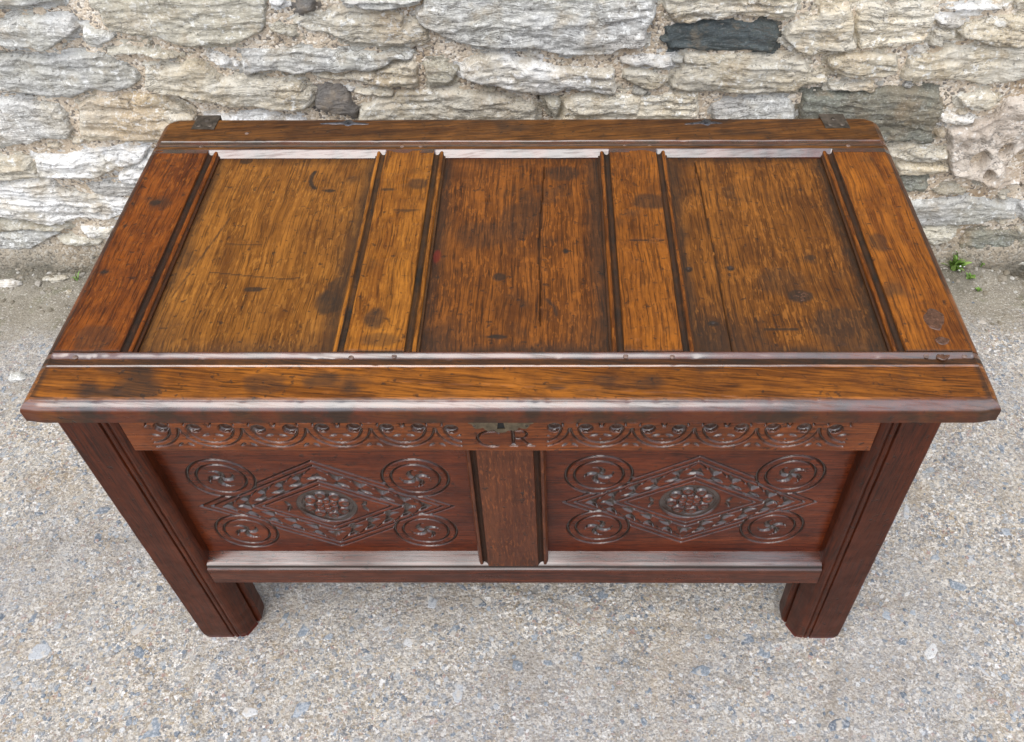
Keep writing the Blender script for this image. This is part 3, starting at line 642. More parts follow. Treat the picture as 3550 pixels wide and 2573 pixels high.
def mark(P, grow=.004):
    xs = [p[0] for p in P]; zs = [p[1] for p in P]
    i0 = max(0, int((min(xs)-occ_x0)/occ_s)-2); i1 = int((max(xs)-occ_x0)/occ_s)+3; j0 = max(0, int(min(zs)/occ_s)-2); j1 = int(max(zs)/occ_s)+3
    sx, sz = OX[j0:j1, i0:i1], OZ[j0:j1, i0:i1]
    if sx.size == 0: return 0, (slice(0, 0), slice(0, 0)), None
    ins = poly_sdf(sx, sz, P) > -grow
    return (occ[j0:j1, i0:i1] & ins).sum()/max(1, ins.sum()), (slice(j0, j1), slice(i0, i1)), ins
far_V, far_F, far_n = {}, {}, {}
def add_stone(kind, P, seed, step, single=True):
    V, F, loc = stone_geo(P, kind, seed, step)
    if len(F) == 0: return None
    if single:
        me = mesh_np('stone', V, F); link('stone', me, M[kind], wall, (loc[0], loc[1]-WY, loc[2]))
    else:
        n = far_n.get(kind, 0); far_V.setdefault(kind, []).append(V+np.array([loc[0], loc[1]-WY, loc[2]])); far_F.setdefault(kind, []).append(F+n); far_n[kind] = n+len(V)
for i, (k, P) in enumerate(polys):
    _, sl, ins = mark(P); occ[sl] |= ins
    add_stone(k, P, 1000+i*31, .0033)
r2 = random.Random(21); z = .0; cnt = 0
while z < 3.3:
    hh = r2.uniform(.045, .11); x = -6.1+r2.uniform(0, .2)
    while x < 5.8:
        w = r2.uniform(.11, .42) if hh > .06 else r2.uniform(.08, .3)
        n = 9; P = []
        for q in range(n*2):
            a = 2*math.pi*q/(n*2); ca, sa = math.cos(a), math.sin(a)
            px = (abs(ca)**.45)*math.copysign(1, ca)*w/2*r2.uniform(.92, 1.0); pz = (abs(sa)**.55)*math.copysign(1, sa)*hh/2*r2.uniform(.82, 1.0)
            P.append((x+w/2+px, z+hh/2+pz))
        ov, sl, ins = mark(P)
        if ov < .10:
            occ[sl] |= ins
            kind = r2.choice('ggbbbwwookn'); near = (-1.75 < x and x+w < 1.75 and z+hh < .98); cnt += near
            add_stone(kind, P, 5000+cnt*13+int(x*100), .0045 if near and z < .8 else .018, near and cnt < 225)
        x += w+r2.uniform(.010, .022)
    z += hh+r2.uniform(.008, .016)
# small pinning chips pushed in the joints
r3 = random.Random(5)
for t in range(700):
    x = r3.uniform(-1.45, 1.4); z = r3.uniform(.1, .76); a = r3.uniform(.006, .022); b = a*r3.uniform(.35, .8)
    P = [(x+a*math.cos(u)*r3.uniform(.8, 1.1), z+b*math.sin(u)*r3.uniform(.8, 1.1)) for u in [2*math.pi*i/9 for i in range(9)]]
    ov, sl, ins = mark(P, .0)
    if ov == 0 and ins is not None and ins.sum() > 0 and r3.random() < .6:
        occ[sl] |= ins
        add_stone(r3.choice('gbwogb'), P, 9000+t, .003, False)
for kind in far_V:
    me = mesh_np('wall_stones', np.vstack(far_V[kind]), np.vstack(far_F[kind])); o = link('small_stones', me, M[kind], wall); o['kind'] = 'stuff'

# ------------------------------------------------------------------ the oak chest
H = .76; ZB = .728
coffer = empty('oak_coffer', (0, .27, 0), 'old joined oak chest with panelled lid and carved dark red-brown front', 'chest')
CO = np.array((0, .27, 0))
def part(name, me, mat, parent=None, label=None, c=None):
    """meshes come in world coordinates; origin goes to their middle, parented to the chest"""
    n = len(me.vertices); a = np.empty(n*3, dtype=np.float32); me.vertices.foreach_get('co', a); a = a.reshape(-1, 3)
    ctr = (a.min(0)+a.max(0))/2
    a -= ctr; me.vertices.foreach_set('co', a.ravel()); me.update()
    o = bpy.data.objects.new(name, me); C.objects.link(o)
    if mat is not None: me.materials.append(mat)
    base = CO if parent is None else CO+np.array(parent.location)
    o.parent = parent or coffer; o.location = tuple(ctr-base)
    if label: o['label'] = label
    return o
def solid_hf(xs, ys, top, zb, attrs=None, warp=None):
    """closed block: top(x, y) heightfield, skirts down to zb, flat underside"""
    X, Y = np.meshgrid(xs, ys); Z = top(X, Y); ny, nx = X.shape
    XX, YY = (X, Y) if warp is None else warp(X, Y)
    V = np.stack([XX, YY, Z], -1).reshape(-1, 3); F = [grid_faces(ny, nx)]
    idx = np.arange(ny*nx).reshape(ny, nx); loop = np.concatenate([idx[0, :], idx[1:, -1], idx[-1, -2::-1], idx[-2:0:-1, 0]])
    n0 = len(V); L = len(loop); up = V[loop].copy(); lo = up.copy(); lo[:, 2] = zb
    V = np.vstack([V, up, lo]); j = np.arange(L); jn = (j+1) % L
    F.append(np.stack([n0+j, n0+L+j, n0+L+jn, n0+jn], -1))
    # underside
    V = np.vstack([V, [[XX[0, 0], YY[0, 0], zb], [XX[0, -1], YY[0, -1], zb], [XX[-1, -1], YY[-1, -1], zb], [XX[-1, 0], YY[-1, 0], zb]]]); m0 = n0+2*L
    F.append(np.array([[m0, m0+3, m0+2, m0+1]]))
    at = {}
    for k, fn in (attrs or {}).items():
        a = fn(X, Y).ravel(); at[k] = np.concatenate([a, a[loop], a[loop], np.zeros(4)])
    return mesh_np('m', V, np.vstack(F), True, at)
def nose(d):
    """drop of the ovolo edge moulding at distance d from the lid's edge"""
    t = np.clip(1-(d-.0)/.0115, 0, 1)
    q = .0128*(.28*t+.72*(1-np.sqrt(np.clip(1-t*t, 0, 1))))
    return q + .0024*sstep(.0138, .0118, d)
def wear(X, Y, s, a=.0006): return a*fbm(X*22, Y*22, s, 3) + a*.6*fbm(X*5, Y*5, s+1, 2)
def dents(X, Y, seed, n, x0, x1, y0, y1, depth=.0012):
    r = random.Random(seed); h = np.zeros_like(X)
    for i in range(n):
        cx, cy = r.uniform(x0, x1), r.uniform(y0, y1); rx, ry = r.uniform(.0015, .006), r.uniform(.0015, .004)
        h -= depth*np.exp(-((X-cx)/rx)**2-((Y-cy)/ry)**2)*r.uniform(.4, 1.)
    return h
LX, RX, FY, BY = -.6, .6, -.04, .5785
YF, YB = .0505, .490
def side_d(X): return np.minimum(X-LX, RX-X)
def fr_top(X, Y):
    h = H - nose(np.minimum(side_d(X), Y-FY))
    m = .0036*sstep(.0492, .0395, Y)*sstep(.0265, .0285, Y) + .0009*sstep(.0265, .0240, Y)*sstep(.020, .0240, Y)
    inside = sstep(.012, .016, side_d(X))
    h = h - m*inside - .0012*sstep(.0485, .0505, Y) + .0013*sstep(.0250, .0270, Y)*sstep(.0300, .0282, Y)*inside
    h = h + wear(X, Y, 3) + dents(X, Y, 4, 90, -.59, .59, -.04, .05, .0011) - sstep(-.024, -.027, Y)*(dents(X, Y, 4, 90, -.59, .59, -.04, .05, .0011) + .6*wear(X, Y, 3)) + 1.*dents(X, Y, 44, 26, -.59, .59, -.0285, -.026, .0008)
    # broken corner at the right where moulding is chipped, long split near the middle of the rail
    h = h - .002*sstep(.012, .003, np.hypot(X-.548, (Y-.036)*1.2))
    h = h - .0012*sstep(.0012, .0002, np.abs(Y-(-.012-.055*(X-.05))+.002*fbm(X*30, Y*0, 14, 2)))*((X > -.15) & (X < .28))
    return h
def fr_warp(X, Y):
    t = sstep(.025, .0, X-LX)*sstep(.0, -.04, Y); t2 = sstep(.03, .0, RX-X)*sstep(.0, -.04, Y)
    return X+.000*t-.001*t2, Y+.003*t+.004*t2
def fr_dirt(X, Y):
    a = 1.*sstep(.0410, .0395, Y)*sstep(.0300, .0315, Y)*(.7+.3*vnoise(X*20, Y*50, 1))
    n = fbm(X*9, Y*16, 61, 4); a = np.maximum(a, .8*sstep(.30, .55, n)*sstep(.25, -.1, X))
    a = np.maximum(a, .55*sstep(.35, .6, fbm(X*16, Y*30, 62, 3)))
    a = np.maximum(a, .8*sstep(.010, .016, side_d(X))*sstep(.023, .016, side_d(X)))
    edge = np.clip(.45+.9*fbm(X*11, Y*0+3., 65, 4), 0, .95)*sstep(-.0378, -.0396, Y)
    return np.maximum(a*sstep(-.027, -.023, Y), edge)
xs_rail = np.unique(np.round(np.concatenate([np.arange(LX, RX, .0025), LX+np.array([.0004, .001, .002, .003, .0045, .006, .008, .010, .0118, .0135, .015]), RX-np.array([0, .0004, .001, .002, .003, .0045, .006, .008, .010, .0118, .0135, .015])]), 5))
ys = np.unique(np.round(np.concatenate([FY+np.array([0, .0003, .0007, .0013, .002, .003, .0042, .0056, .0072, .009, .0108, .0118, .0128, .014, .0152]), np.arange(-.024, .018, .0022), np.arange(.018, YF, .0009), [YF]]), 5))
part('lid_rail', solid_hf(xs_rail, ys, fr_top, ZB, {'dirt': fr_dirt, 'patina': lambda X, Y: .95*sstep(-.0265, -.0285, Y)*(.85+.3*fbm(X*14, Y*60, 90, 3))+.8*sstep(.0395, .041, Y), 'gloss': lambda X, Y: np.maximum(sstep(-.0275, -.0290, Y)*sstep(-.0393, -.0375, Y), sstep(.0395, .041, Y)*sstep(.0500, .0485, Y)+1.*sstep(.0240, .0250, Y)*sstep(.0285, .0275, Y))}, fr_warp), M['rail_front'], label='front rail of the lid with a shiny rounded edge')
def br_top(X, Y):
    h = H - np.maximum(nose(side_d(X)), .25*nose((BY-Y)*2.5))
    m = .0030*sstep(.4975, .4990, Y)*sstep(.5030, .5012, Y) + .0018*sstep(.503, .505, Y)*sstep(.5145, .5125, Y)
    h = h - m*sstep(.010, .014, side_d(X)) + wear(X, Y, 13) + dents(X, Y, 14, 50, -.59, .59, .50, .57)
    # bevel towards the panels
    bev = np.clip((YB-Y)/.010, 0, 1)*.0098
    inner = np.ones_like(X)
    for a, b in SOLIDS: inner = inner*(1-sstep(a-.0006, a+.0002, X)*sstep(b+.0006, b-.0002, X))
    return h - bev*inner - .0*X
A1, A2, A3, A4, A5, A6 = -.5023, -.2137, -.1377, .1452, .2187, .5032
SOLIDS = [(LX-.01, A1), (A2, A3), (A4, A5), (A6, RX+.01)]
def br_warp(X, Y):
    t = sstep(.03, .0, side_d(X))*sstep(.545, BY, Y)
    return X+.0*X, Y-.016*t*1.0
def br_dirt(X, Y):
    a = .9*sstep(.4975, .4990, Y)*sstep(.5035, .5012, Y)
    a = np.maximum(a, .7*sstep(.25, .5, fbm(X*7, Y*14, 71, 4)))
    a = np.maximum(a, .85*sstep(.012, .003, np.hypot(X+.516, (Y-.5014)*1.))*(Y > .505))
    return np.where(Y < YB, 0, a)
ysb = np.unique(np.round(np.concatenate([[.480, .4812], np.arange(.482, YB, .0016), [YB, .4908, .492, .494, .496], np.arange(.497, .517, .0008), np.arange(.517, .567, .0025), BY-np.array([0, .0004, .001, .002, .0032, .0046, .006, .008, .0098])]), 5))
xs_b = np.unique(np.round(np.concatenate([xs_rail] + [np.array([a-.0007, a-.0002, a+.0003, b-.0003, b+.0002, b+.0007]) for a, b in ((A1, A2), (A3, A4), (A5, A6))]), 5)); xs_b = xs_b[(xs_b >= LX) & (xs_b <= RX)]
part('lid_rail', solid_hf(xs_b, ysb, br_top, ZB, {'dirt': br_dirt, 'patina': lambda X, Y: .9*(Y < YB+.0003)+.7*sstep(.503, .505, Y)*sstep(.515, .513, Y), 'gloss': lambda X, Y: np.maximum(1.*(Y < YB+.0003), .8*sstep(.503, .505, Y)*sstep(.515, .513, Y))}, br_warp), M['rail_back'], label='narrow back rail of the lid carrying the two hinges')

# stiles and muntins: profile across x; e = distance from the flat's arris into the moulding
def mould(e):
    """drop below the lid's top for e>0 (cove, bead, fillet), e<=0 flat"""
    d = np.where(e <= 0, 0, .0)
    d = .0022*sstep(0, .0006, e)
    cv = np.clip((e-.0006)/.0092, 0, 1); d = d + .0042*np.sqrt(np.clip(1-(2*cv-1)**2, 0, 1))*(e < .0098)*(e > 0)
    rr = (e-.0126)/.0030
    d = np.where(e >= .0098, .0020+.0028*(1-np.sqrt(np.clip(1-rr**2, 0, 1))), d)
    d = np.where(e >= .0157, .0062+.0015*sstep(.0157, .0163, e), d)
    return d
MW = .0185
E = np.array([-.003, -.0012, -.0004, 0, .0003, .0007, .0012, .002, .003, .0042, .0055, .0068, .008, .0090, .0096, .0099, .0103, .011, .012, .0128, .0136, .0144, .0150, .0154, .0156, .0158, .0165, .0175, MW])
def member(mat, x0, x1, left, right, y0, y1, seed, dirt, label, rot=(0, 0), extra=None):
    xs = [np.arange(x0+.003, x1-.003, .0025)]
    if left: xs.append(x0-E)
    else: xs.append(x0+np.array([0, .0004, .001, .002, .003, .0045, .006, .008, .010, .0118, .0135, .015]))
    if right: xs.append(x1+E)
    else: xs.append(x1-np.array([0, .0004, .001, .002, .003, .0045, .006, .008, .010, .0118, .0135, .015]))
    xs = np.unique(np.round(np.concatenate(xs), 5)); yy = np.arange(y0, y1, .003); yy = np.append(yy, y1)
    def top(X, Y):
        # small bow of the moulding lines
        wob = .0007*fbm(Y*7, Y*0+seed, seed, 2)
        el = (x0-X+wob) if left else X*0-1; er = (X-x1+wob) if right else X*0-1
        e = np.maximum(el, er)
        h = H - mould(e)
        if not left: h = h - nose(X-LX)
        if not right: h = h - nose(RX-X)
        h = h - .0006*sstep(-.0016, 0, e)*(e <= 0) + wear(X, Y, seed) + dents(X, Y, seed+5, 60, x0, x1, y0, y1) - .0008*sstep(y1-.0015, y1, Y) - .0008*sstep(y0+.0015, y0, Y)
        if extra: h = h + extra(X, Y)
        return h
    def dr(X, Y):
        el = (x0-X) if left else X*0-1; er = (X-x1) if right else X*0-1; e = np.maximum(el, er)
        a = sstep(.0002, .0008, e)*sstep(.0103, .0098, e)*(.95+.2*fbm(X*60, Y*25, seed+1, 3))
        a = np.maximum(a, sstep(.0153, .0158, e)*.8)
        b = dirt(X, Y) if dirt else 0
        b = np.maximum(b, .6*sstep(.32, .6, fbm(X*13, Y*13, seed+70, 4))) if seed else b
        sd = np.minimum(X-LX, RX-X)
        b = np.maximum(b, .85*sstep(.010, .0125, sd)*sstep(.0170, .0140, sd)*(.5+.5*vnoise(X*30, Y*20, 6)) + .75*(sd < .0125)*sstep(.2, .5, vnoise(X*20, Y*14, 5)))
        seam = sstep(.0016, .0003, np.minimum(Y-y0, y1-Y))*.9
        return np.maximum(np.where(e > 0, a, b), seam)
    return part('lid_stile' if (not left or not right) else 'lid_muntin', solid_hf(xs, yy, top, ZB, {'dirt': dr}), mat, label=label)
def spot(X, Y, cx, cy, rx, ry, s=1., seed=0): return s*sstep(1.15, .75, np.hypot((X-cx)/rx, (Y-cy)/ry)+.22*fbm(X*70, Y*70, seed, 3))
Y0, Y1 = YF+.0004, YB-.0004
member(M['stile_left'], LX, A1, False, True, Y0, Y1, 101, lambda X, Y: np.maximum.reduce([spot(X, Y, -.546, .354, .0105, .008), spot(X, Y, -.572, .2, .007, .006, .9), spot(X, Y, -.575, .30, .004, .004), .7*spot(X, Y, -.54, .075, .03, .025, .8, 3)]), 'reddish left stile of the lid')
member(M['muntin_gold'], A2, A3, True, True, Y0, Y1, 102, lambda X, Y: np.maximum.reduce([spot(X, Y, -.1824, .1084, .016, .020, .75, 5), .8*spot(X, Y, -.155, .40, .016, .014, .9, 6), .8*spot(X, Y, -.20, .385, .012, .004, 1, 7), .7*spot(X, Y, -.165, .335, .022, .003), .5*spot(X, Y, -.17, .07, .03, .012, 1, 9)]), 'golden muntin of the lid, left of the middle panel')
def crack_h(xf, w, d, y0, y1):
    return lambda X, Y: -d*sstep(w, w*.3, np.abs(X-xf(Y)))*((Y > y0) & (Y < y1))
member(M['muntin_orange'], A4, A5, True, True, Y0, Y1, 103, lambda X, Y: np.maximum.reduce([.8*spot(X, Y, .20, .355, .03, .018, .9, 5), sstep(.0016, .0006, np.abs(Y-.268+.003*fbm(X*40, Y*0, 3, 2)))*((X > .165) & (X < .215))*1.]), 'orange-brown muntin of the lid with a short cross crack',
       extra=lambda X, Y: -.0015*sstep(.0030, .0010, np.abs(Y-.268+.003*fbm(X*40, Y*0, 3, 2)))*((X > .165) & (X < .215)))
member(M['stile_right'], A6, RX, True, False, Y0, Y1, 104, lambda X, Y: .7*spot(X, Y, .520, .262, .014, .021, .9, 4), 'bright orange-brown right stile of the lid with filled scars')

# lid panels
def lid_panel(x0, x1, mat, seed, crack=None, marks=None, edge=(.8, .8, .6, .9), label=None, redspot=None, dn=80, extra=None):
    px0, px1, py0, py1 = x0+.0165, x1-.0165, YF+.0002, .4815
    xs = np.arange(px0, px1, .0018); yy = np.append(np.arange(py0, py1, .0022), py1)
    X, Y = np.meshgrid(np.append(xs, px1), yy)
    crm = np.zeros_like(X)
    if crack:
        cy = np.array([c[1] for c in crack][::-1]); cx = np.array([c[0] for c in crack][::-1])
        xf = np.interp(Y, cy, cx) + .0012*fbm(Y*22, Y*0, seed, 3); wdt = crack_w(Y, cy[0], cy[-1])
        # pull the nearest columns onto the crack line
        dx = X-xf; near = np.abs(dx) < .0030
        X = np.where(near, xf+np.sign(dx)*np.clip((np.abs(dx)-.0011), .0002, None)*.95, X)
        crm = (np.abs(X-xf) < .0007*wdt)*(wdt > 0)*.8
    h = .7495 + .0012*fbm(X*3.2, Y*3.2, seed, 2) + .0005*fbm(X*14, Y*14, seed+2, 3) + dents(X, Y, seed+5, dn, px0, px1, py0, py1, .0010)
    ex = np.minimum(X-px0, px1-X); ey = np.minimum(Y-py0, py1-Y)
    h = h - .0016*sstep(.030, .0, np.minimum(ex, ey))
    h = h - .006*crm
    if extra: h = h + extra(X, Y)
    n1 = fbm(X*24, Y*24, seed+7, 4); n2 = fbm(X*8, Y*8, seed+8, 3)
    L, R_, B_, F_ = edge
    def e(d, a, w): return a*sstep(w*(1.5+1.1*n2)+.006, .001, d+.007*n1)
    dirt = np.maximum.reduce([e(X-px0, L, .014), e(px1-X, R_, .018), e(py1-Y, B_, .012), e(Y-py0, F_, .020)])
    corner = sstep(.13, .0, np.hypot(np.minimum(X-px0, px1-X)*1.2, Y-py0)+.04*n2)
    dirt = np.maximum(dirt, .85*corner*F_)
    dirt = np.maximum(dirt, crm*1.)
    dirt = np.maximum(dirt, .55*sstep(.33, .6, fbm(X*15, Y*13, seed+9, 4)))
    if marks: dirt = np.maximum(dirt, marks(X, Y))
    red = spot(X, Y, *redspot) if redspot else X*0
    V = np.stack([X, Y, h], -1).reshape(-1, 3); F = grid_faces(*X.shape); n0 = len(V)
    B = np.array([(px0, py0, .736), (px1, py0, .736), (px1, py1, .736), (px0, py1, .736)]); nx = X.shape[1]; ny = X.shape[0]
    c0, c1, c2, c3 = 0, nx-1, ny*nx-1, (ny-1)*nx
    FB = np.array([(n0, n0+3, n0+2, n0+1), (c0, n0, n0+1, c1), (c1, n0+1, n0+2, c2), (c2, n0+2, n0+3, c3), (c3, n0+3, n0, c0)])
    me = mesh_np('panel', np.vstack([V, B]), np.vstack([F, FB]), True, {'dirt': np.append(dirt.ravel(), [0]*4), 'red': np.append(red.ravel(), [0]*4)})
    return part('lid_panel', me, mat, label=label)
def crack_w(Y, y0, y1):
    t = (Y-y0)/(y1-y0); return np.where((t > 0) & (t < 1), .35+1.3*np.clip(np.sin(np.pi*np.clip(t, 0, 1)), 0, 1), 0)
def arc_mark(X, Y, pts, w, s=1.): return s*sstep(w, w*.5, seg_dist(X, Y, pts))
lid_panel(A1, A2, M['panel_gold'], 201, None, lambda X, Y: np.maximum.reduce([
    arc_mark(X, Y, [(-.3232, .4437), (-.3262, .433), (-.3255, .4191), (-.322, .408), (-.3155, .401)], .0045), spot(X, Y, -.2912, .395, .009, .004, 1, 4), spot(X, Y, -.248, .150, .022, .026, .9, 6), spot(X, Y, -.240, .180, .018, .022, .8, 8),
    spot(X, Y, -.36, .175, .014, .005, .9, 9), .7*arc_mark(X, Y, [(-.42, .27), (-.37, .268)], .0016), .8*arc_mark(X, Y, [(-.43, .21), (-.32, .195), (-.30, .198)], .0014), .6*arc_mark(X, Y, [(-.43, .33), (-.46, .20), (-.47, .16)], .0022),
    spot(X, Y, -.44, .475, .012, .010, .9, 3)]), edge=(.75, .8, .6, .55), label='golden left panel of the lid with a black crescent mark')
lid_panel(A3, A4, M['panel_brown'], 202, [(.0397, .462), (.0376, .3823), (.0345, .3254), (.0341, .2374), (.0358, .1726), (.0369, .105)], lambda X, Y: np.maximum.reduce([
    spot(X, Y, -.02, .20, .010, .008, .9, 2), spot(X, Y, -.02, .085, .016, .004, 1, 3), .8*arc_mark(X, Y, [(.045, .155), (.056, .140), (.058, .125)], .003), spot(X, Y, .072, .255, .005, .006, 1, 4), .8*spot(X, Y, .07, .44, .03, .02, .8, 5), .6*spot(X, Y, -.05, .29, .04, .03, .7, 6)]),
    edge=(.8, .9, .5, .9), label='dark brown middle panel of the lid split by a long crack', redspot=(-.1125, .2445, .006, .014, .5, 3))
lid_panel(A5, A6, M['panel_tawny'], 203, [(.2817, .4695), (.2826, .4064), (.2835, .3092), (.2861, .2465), (.2841, .1636), (.2848, .1174), (.2838, .052)], lambda X, Y: np.maximum.reduce([
    spot(X, Y, .3037, .2166, .0055, .0055, 1, 2), spot(X, Y, .2448, .2159, .006, .006, 1, 2), spot(X, Y, .2662, .108, .009, .005, 1, 2), spot(X, Y, .3911, .1615, .018, .013, .9, 3), .9*arc_mark(X, Y, [(.333, .098), (.375, .098)], .003),
    spot(X, Y, .42, .24, .008, .006, .8, 4), .6*spot(X, Y, .37, .19, .035, .03, .7, 5), .7*spot(X, Y, .44, .10, .05, .04, .9, 6)]), edge=(.8, .95, .75, .9), label='tawny right panel of the lid with a crack, nail holes and a filled knot',
    extra=lambda X, Y: -.004*sstep(.0032, .0014, np.hypot(X-.3037, Y-.2166))-.004*sstep(.003, .0014, np.hypot(X-.2448, Y-.2159))-.003*sstep(.004, .002, np.hypot(X-.2662, (Y-.108)*1.5)))

# filled scars and knots on the lid
def scar(cx, cy, rx, ry, z, seed, parent=None, rot=0., label=None):
    n = 22; V = []; F = []; r = random.Random(seed); rings = [1., .93, .8, .5, .25]
    jit = [r.uniform(.82, 1.12) for _ in range(n)]; jit = [(jit[i]+jit[i-1])/2 for i in range(n)]
    for ri, rr in enumerate(rings):
        for i in range(n):
            a = 2*math.pi*i/n; x = math.cos(a)*rx*rr*jit[i]; y = math.sin(a)*ry*rr*jit[i]
            zz = -.0010 if ri == 0 else .0009 if ri == 1 else .0009+r.uniform(-.0004, .0005)
            V.append((cx+x*math.cos(rot)-y*math.sin(rot), cy+x*math.sin(rot)+y*math.cos(rot), z+zz))
    V.append((cx, cy, z+.0006))
    for ri in range(len(rings)-1):
        for i in range(n):
            j = (i+1) % n; F.append((ri*n+i, ri*n+j, (ri+1)*n+j, (ri+1)*n+i))
    b = (len(rings)-1)*n
    for i in range(n): F.append((b+i, b+(i+1) % n, len(V)-1))
    return part('filled_scar', mesh_poly('scar', V, F, True), M['scar'], label=label)
scar(.5542, .1065, .0145, .021, H-.0003, 1, rot=-.25, label='large ridged scar on the right stile')
scar(.5535, .068, .010, .007, H-.0003, 2); scar(.548, .0435, .009, .007, H-.0022, 5, rot=.5); scar(.3911, .1615, .0135, .0105, .7488, 4, rot=.3, label='round filled knot in the right panel')
def disc(name, cx, cy, z, r, mat, up=(0, 0, 1), h=.0008, n=14, oval=1.):
    V = []; F = []
    for lev, rr in ((-.001, 1.), (h*.6, 1.), (h, .8)):
        for i in range(n):
            a = 2*math.pi*i/n; V.append((math.cos(a)*r*rr, math.sin(a)*r*rr*oval, lev))
    V.append((0, 0, h))
    for l in range(2):
        for i in range(n): F.append((l*n+i, l*n+(i+1) % n, (l+1)*n+(i+1) % n, (l+1)*n+i))
    for i in range(n): F.append((2*n+i, 2*n+(i+1) % n, 3*n))
    q = Vector((0, 0, 1)).rotation_difference(Vector(up)); V = [tuple(q @ Vector(v)+Vector((cx, cy, z))) for v in V]
    return part(name, mesh_poly(name, V, F, True), mat)
for x, y in ((-.556, .0425), (-.2035, .0415), (-.1486, .0438), (.146, .0435), (.205, .0428), (.527, .0436), (.575, .0436), (-.516, .4985), (-.4506, .536), (-.19, .4975), (-.16, .4975), (.17, .4975), (.21, .4975), (.53, .4975)):
    disc('peg', x, y, H-.0022 if y < .1 else H-.0007, .0034, M['peg'])

# hinges
def hinge(x0, x1, y0, y1, skew, label):
    c = ((x0+x1)/2, (y0+y1)/2); t = .0016
    V = []
    for z in (H-.0006, H+t):
        V += [(x0, y0, z), (x1, y0, z), (x1+skew, y1, z), (x0+skew, y1, z)]
    # knuckle strap bending down behind the lid
    kz = H-.022
    V += [(x1+skew, y1+.0045, H+t), (x0+skew, y1+.0045, H+t), (x1+skew, y1+.0045, kz), (x0+skew, y1+.0045, kz), (x1+skew, y1+.0015, kz), (x0+skew, y1+.0015, kz)]
    F = [(0, 3, 2, 1), (4, 5, 6, 7), (0, 1, 5, 4), (1, 2, 6, 5), (3, 0, 4, 7), (7, 6, 8, 9), (9, 8, 10, 11), (11, 10, 12, 13), (13, 12, 2, 3), (6, 2, 12, 10), (6, 10, 8, 8)[:3], (3, 7, 9), (3, 9, 11), (3, 11, 13)]
    h = part('hinge', mesh_poly('hinge', V, F), M['iron'], label=label)
    for fx, fy in ((.5, .72), (.25, .28), (.75, .28)):
        x = x0+(x1-x0)*fx+skew*fy; y = y0+(y1-y0)*fy; n = 12
        RV = []; RF = []
        for rr, zz in ((.0046, 0), (.0042, .0009), (.0028, .0014)):
            RV += [(x+math.cos(2*math.pi*i/n)*rr, y+math.sin(2*math.pi*i/n)*rr, H+t+zz) for i in range(n)]
        RV.append((x, y, H+t+.0015))
        for l in range(2): RF += [(l*n+i, l*n+(i+1) % n, (l+1)*n+(i+1) % n, (l+1)*n+i) for i in range(n)]
        RF += [(2*n+i, 2*n+(i+1) % n, 3*n) for i in range(n)]
        part('rivet', mesh_poly('rivet', RV, RF, True), M['iron'], parent=h)
hinge(-.545, -.507, .5465, .582, .001, 'iron hinge plate at the left end of the back rail')
hinge(.5035, .544, .5455, .582, -.003, 'iron hinge plate at the right end of the back rail')
def nail_strap(pts, w, label, seed):
    """flat forged strip lying on the rail, thick in the middle, drawn out thin at both ends"""
    r = random.Random(seed); n = 21; V = []; F = []
    for i in range(n):
        t = i/(n-1); k = t*(len(pts)-1); a = min(int(k), len(pts)-2); f = k-a
        x = pts[a][0]*(1-f)+pts[a+1][0]*f; y = pts[a][1]*(1-f)+pts[a+1][1]*f
        ww = w*(.25+.25*math.sin(math.pi*t)+.9*math.exp(-((t-.55)/.09)**2))*r.uniform(.85, 1.15)*(.15 if i in (0, n-1) else 1)
        hz = H+.0004+.0012*math.exp(-((t-.55)/.12)**2)
        V += [(x, y-ww, H-.0012), (x, y-ww*.7, hz), (x, y+ww*.7, hz), (x, y+ww, H-.0012)]
    for i in range(n-1):
        for q in range(3): a = i*4+q; F.append((a, a+1, a+5, a+4))
    return part('iron_staple', mesh_poly('staple', V, F, True), M['strap'], label=label)
nail_strap([(-.3347, .5635), (-.2908, .5655), (-.253, .5620)], .0075, 'forged iron staple end in the back rail, left', 1)
nail_strap([(.272, .5590), (.307, .5645), (.3361, .5620)], .0090, 'forged iron staple end in the back rail, right', 2)

